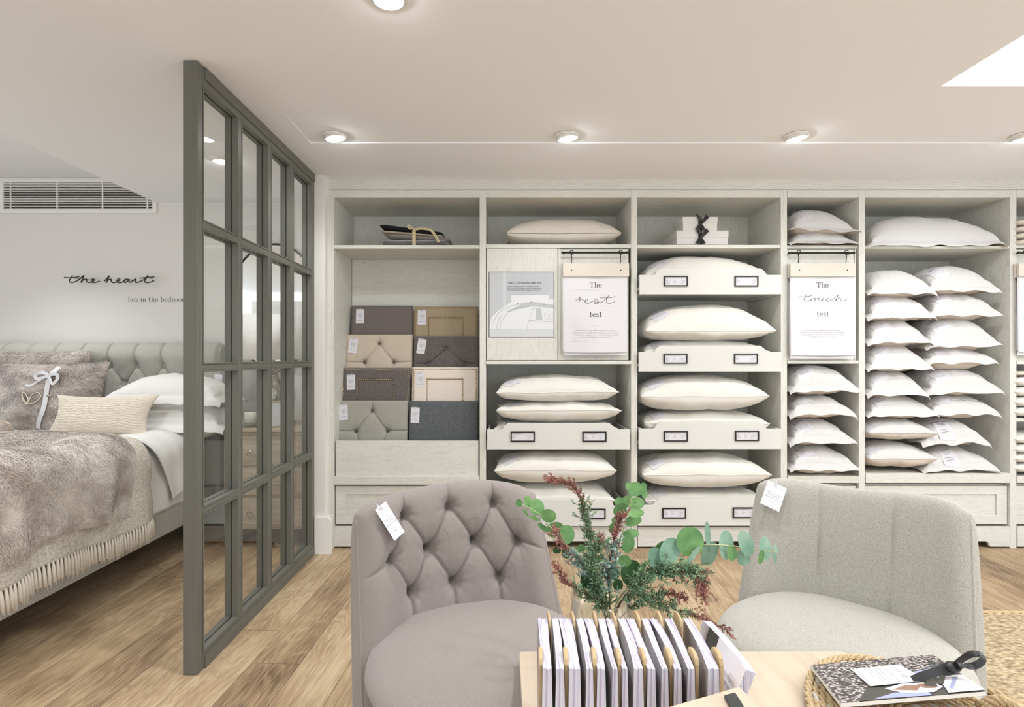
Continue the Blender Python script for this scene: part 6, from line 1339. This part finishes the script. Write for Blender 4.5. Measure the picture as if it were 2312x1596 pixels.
# ============================================================ jute mat, magazine
def jute_mat():
    cx, cy, R = .82, 1.07, .25; r = empty('jute_tray', (cx, cy, TZ), 0, 'round woven jute tray with rope handle under the magazine on the table', 'tray'); m = MB()
    rr = .0078; n = int(R / .0165)
    for i in range(n):
        q = R - i * .0165 - .01
        if q < .02: break
        k = max(12, int(2 * PI * q / .0065))
        for s in range(3):
            pts = []
            for j in range(k + 1):
                a = 2 * PI * j / k; tw = a * q / .0105 + s * 2 * PI / 3; off = .0052
                pts.append((math.cos(a) * (q + off * math.cos(tw)), math.sin(a) * (q + off * math.cos(tw)), .013 + off * math.sin(tw) + (.006 if i == 0 else 0)))
            ca, sa = math.cos(-.26), math.sin(-.26); pts = [(p[0] * .78 * ca - p[1] * 1.14 * sa, p[0] * .78 * sa + p[1] * 1.14 * ca, p[2]) for p in pts]; m.tube(pts, rr * .72, 5, 1 if (s == 2 and i % 2) else 0, cap=False)
    m.build('woven_base', ['jute_rope', 'grey_yarn'], r)
    m = MB()   # rope rim and handle at the right
    hp = [(X(2150, 1.2) - cx, .06, .03), (X(2180, 1.2) - cx, .045, .055), (X(2215, 1.18) - cx, .0, .05), (X(2245, 1.13) - cx, -.05, .03), (X(2240, 1.10) - cx, -.09, .012)]
    q = catmull(hp, 14)
    for s in range(3):
        pts = [p + Vector((0, .006 * math.cos(i * .55 + s * 2.094), .006 * math.sin(i * .55 + s * 2.094))) for i, p in enumerate(q)]; m.tube(pts, .0066, 6)
    m.build('rope_handle', 'jute_rope', r)
    # magazine resting on it
    a, b, c, d = P(1830, 1501, 1.27), P(2107, 1477, 1.315), P(2226, 1561, 1.10), P(1899, 1588, 1.06); t = Vector((0, 0, -.008))
    m = MB(); m.hexa([d + t, c + t, b + t, a + t, d, c, b, a], mats=[1, 0, 1, 1, 1, 1]); ctr = (a + b + c + d) / 4
    lay = [.0004]
    def uv(u, v): return a.lerp(b, u).lerp(d.lerp(c, u), v) + Vector((0, -.0, lay[0]))
    def poly(p, mt): lay[0] += .00025; m.add([uv(*q_) for q_ in p], [tuple(range(len(p)))[::-1]], mt, False)
    poly([(.62, .42), (.86, .36), (.90, .30), (1, .30), (1, 1), (.12, 1), (.26, .70)], 2); poly([(.30, .62), (.62, .50), (.62, .42), (.5, .42), (.2, .62)], 6)
    poly([(.66, .44), (.86, .38), (.98, .52), (.80, .62)], 3); poly([(.12, 1), (.25, .72), (.55, .74), (.60, .88), (.42, 1)], 6)
    poly([(.22, .98), (.40, .88), (.62, .90), (.62, 1)], 3); poly([(.36, .78), (.50, .70), (.72, .72), (.76, .84), (.66, .94), (.46, .92)], 4); poly([(.40, .82), (.52, .74), (.62, .78), (.56, .88)], 5); poly([(.60, .74), (.70, .76), (.70, .86), (.62, .84)], 5)
    poly([(.70, .60), (.78, .58), (.72, .84), (.64, .80)], 6); poly([(.80, .62), (.99, .62), (1, .99), (.74, .99)], 4); poly([(.82, .60), (.88, .58), (.78, .80), (.74, .80)], 6); poly([(.90, .66), (.94, .66), (.80, .92), (.78, .90)], 3)
    poly([(.255, .27), (.635, .24), (.70, .70), (.275, .72)], 4); g = lambda a_, b_: uv(.555 + b_ * 3.0, .30 + a_ * 3.6)
    lay[0] += .0004
    put_text(m, g, 'OUR BED', .017, .004, .0, 7, align='LEFT', spacing=1.2); put_text(m, g, 'COLLECTION', .0135, .0, -.020, 7, align='LEFT', spacing=1.3)
    for i, (p, q_) in enumerate(((.0, .09), (.0, .085), (.01, .09), (.02, .07), (.0, .10))): ribbon2d(m, g, [(p, -.034 - .0105 * i - (.012 if i == 4 else 0)), (q_, -.034 - .0105 * i - (.012 if i == 4 else 0))], lambda t_: .0006, 7)
    o = m.build('magazine', ['mag_weave', 'paper_shade', 'mag_dark', 'mag_blue', 'mag_white', 'mag_brown', 'mag_dark', 'ink_grey'], loc=tuple(ctr)); tag(o, 'glossy magazine with woven cover and dark ribbon bow on the jute tray', 'magazine')
    def at(px, py, Yd, hh): return P(px, py, Yd) + Vector((0, 0, hh))
    kn = P(2150, 1506, 1.17) + Vector((0, 0, .0))
    R_ = MB()
    def rib(pts, w, w2=None):
        q = catmull(pts, 7); n_ = len(q); vs = []
        for i, p in enumerate(q):
            t_ = (q[min(i + 1, n_ - 1)] - q[max(i - 1, 0)]).normalized(); s = t_.cross(Vector((.2, -.75, .6))).normalized() * lerp(w, w2 or w, i / (n_ - 1)); vs += [p - s, p + s]
        R_.add(vs, [(2 * i, 2 * i + 1, 2 * i + 3, 2 * i + 2) for i in range(n_ - 1)], 0, False)
    rib([kn, P(2110, 1518, 1.16), P(2085, 1526, 1.155), P(2062, 1537, 1.15)], .0075, .009)
    rib([kn, P(2130, 1512, 1.165), P(2112, 1505, 1.17), P(2102, 1493, 1.185)], .012, .009)
    rib([kn, P(2170, 1490, 1.16), P(2192, 1477, 1.15), P(2214, 1478, 1.14), P(2219, 1490, 1.13), P(2200, 1503, 1.13), P(2172, 1502, 1.145), kn], .006, .007)
    R_.sphere(kn, .013, 10, 7, 0, (1.3, 1, .8)); R_.build('ribbon', 'satin_black', o, solid=.0012, loc=None).matrix_parent_inverse = Matrix.Translation(-ctr)
jute_mat()
def rug():
    m = MB(); pts = [(1.83, 2.02), (1.95, 1.7), (3.6, 1.7), (3.6, 2.64), (2.05, 2.66), (1.86, 2.60)]; pts = [(1.80, 2.08), (2.02, 1.60), (3.8, 1.60), (3.8, 2.64), (1.98, 2.66)]
    m.prism(pts, 'z', .001, .014); r = m.build('jute_rug', 'jute_rug', bevel=.004); tag(r, 'chunky woven natural jute rug on the floor at the right edge', 'rug')
    m = MB(); q = []
    for i in range(len(pts)): a, b = pts[i], pts[(i + 1) % len(pts)]; n = int(math.hypot(b[0] - a[0], b[1] - a[1]) / .012); q += [(lerp(a[0], b[0], k / n), lerp(a[1], b[1], k / n)) for k in range(n)]
    q.append(q[0])
    for s in range(3): m.tube([Vector((x + .006 * math.cos(i * .6 + s * 2.09), y + .006 * math.sin(i * .6 + s * 2.09), .014 + .006 * math.sin(i * .6 + s * 2.09))) for i, (x, y) in enumerate(q)], .007, 5, cap=False)
    m.build('braided_edge', 'jute_rope', r)
rug()

# ============================================================ camera, world, view
cam = bpy.data.cameras.new('camera'); co = bpy.data.objects.new('camera', cam); C.objects.link(co)
cam.sensor_width = 36.; cam.sensor_fit = 'HORIZONTAL'; cam.lens = F / 2312 * 36.; cam.shift_x = (1156 - CX) / 2312; cam.shift_y = (CY - 798) / 2312; cam.clip_start = .05
co.location = (0, 0, H); co.rotation_euler = (PI / 2, 0, 0); sc = bpy.context.scene; sc.camera = co
w = bpy.data.worlds.new('world'); sc.world = w; w.use_nodes = True; bg = w.node_tree.nodes['Background']; bg.inputs[0].default_value = (.92, .965, 1., 1); bg.inputs[1].default_value = 1.5
sc.view_settings.view_transform = 'Standard'; sc.view_settings.look = 'None'; sc.view_settings.gamma = 1; sc.view_settings.use_curve_mapping = False; sc.view_settings.exposure = .5
sc.cycles.max_bounces = 10; sc.cycles.diffuse_bounces = 6; sc.cycles.transparent_max_bounces = 24; sc.cycles.use_denoising = True; sc.cycles.sample_clamp_indirect = 4.
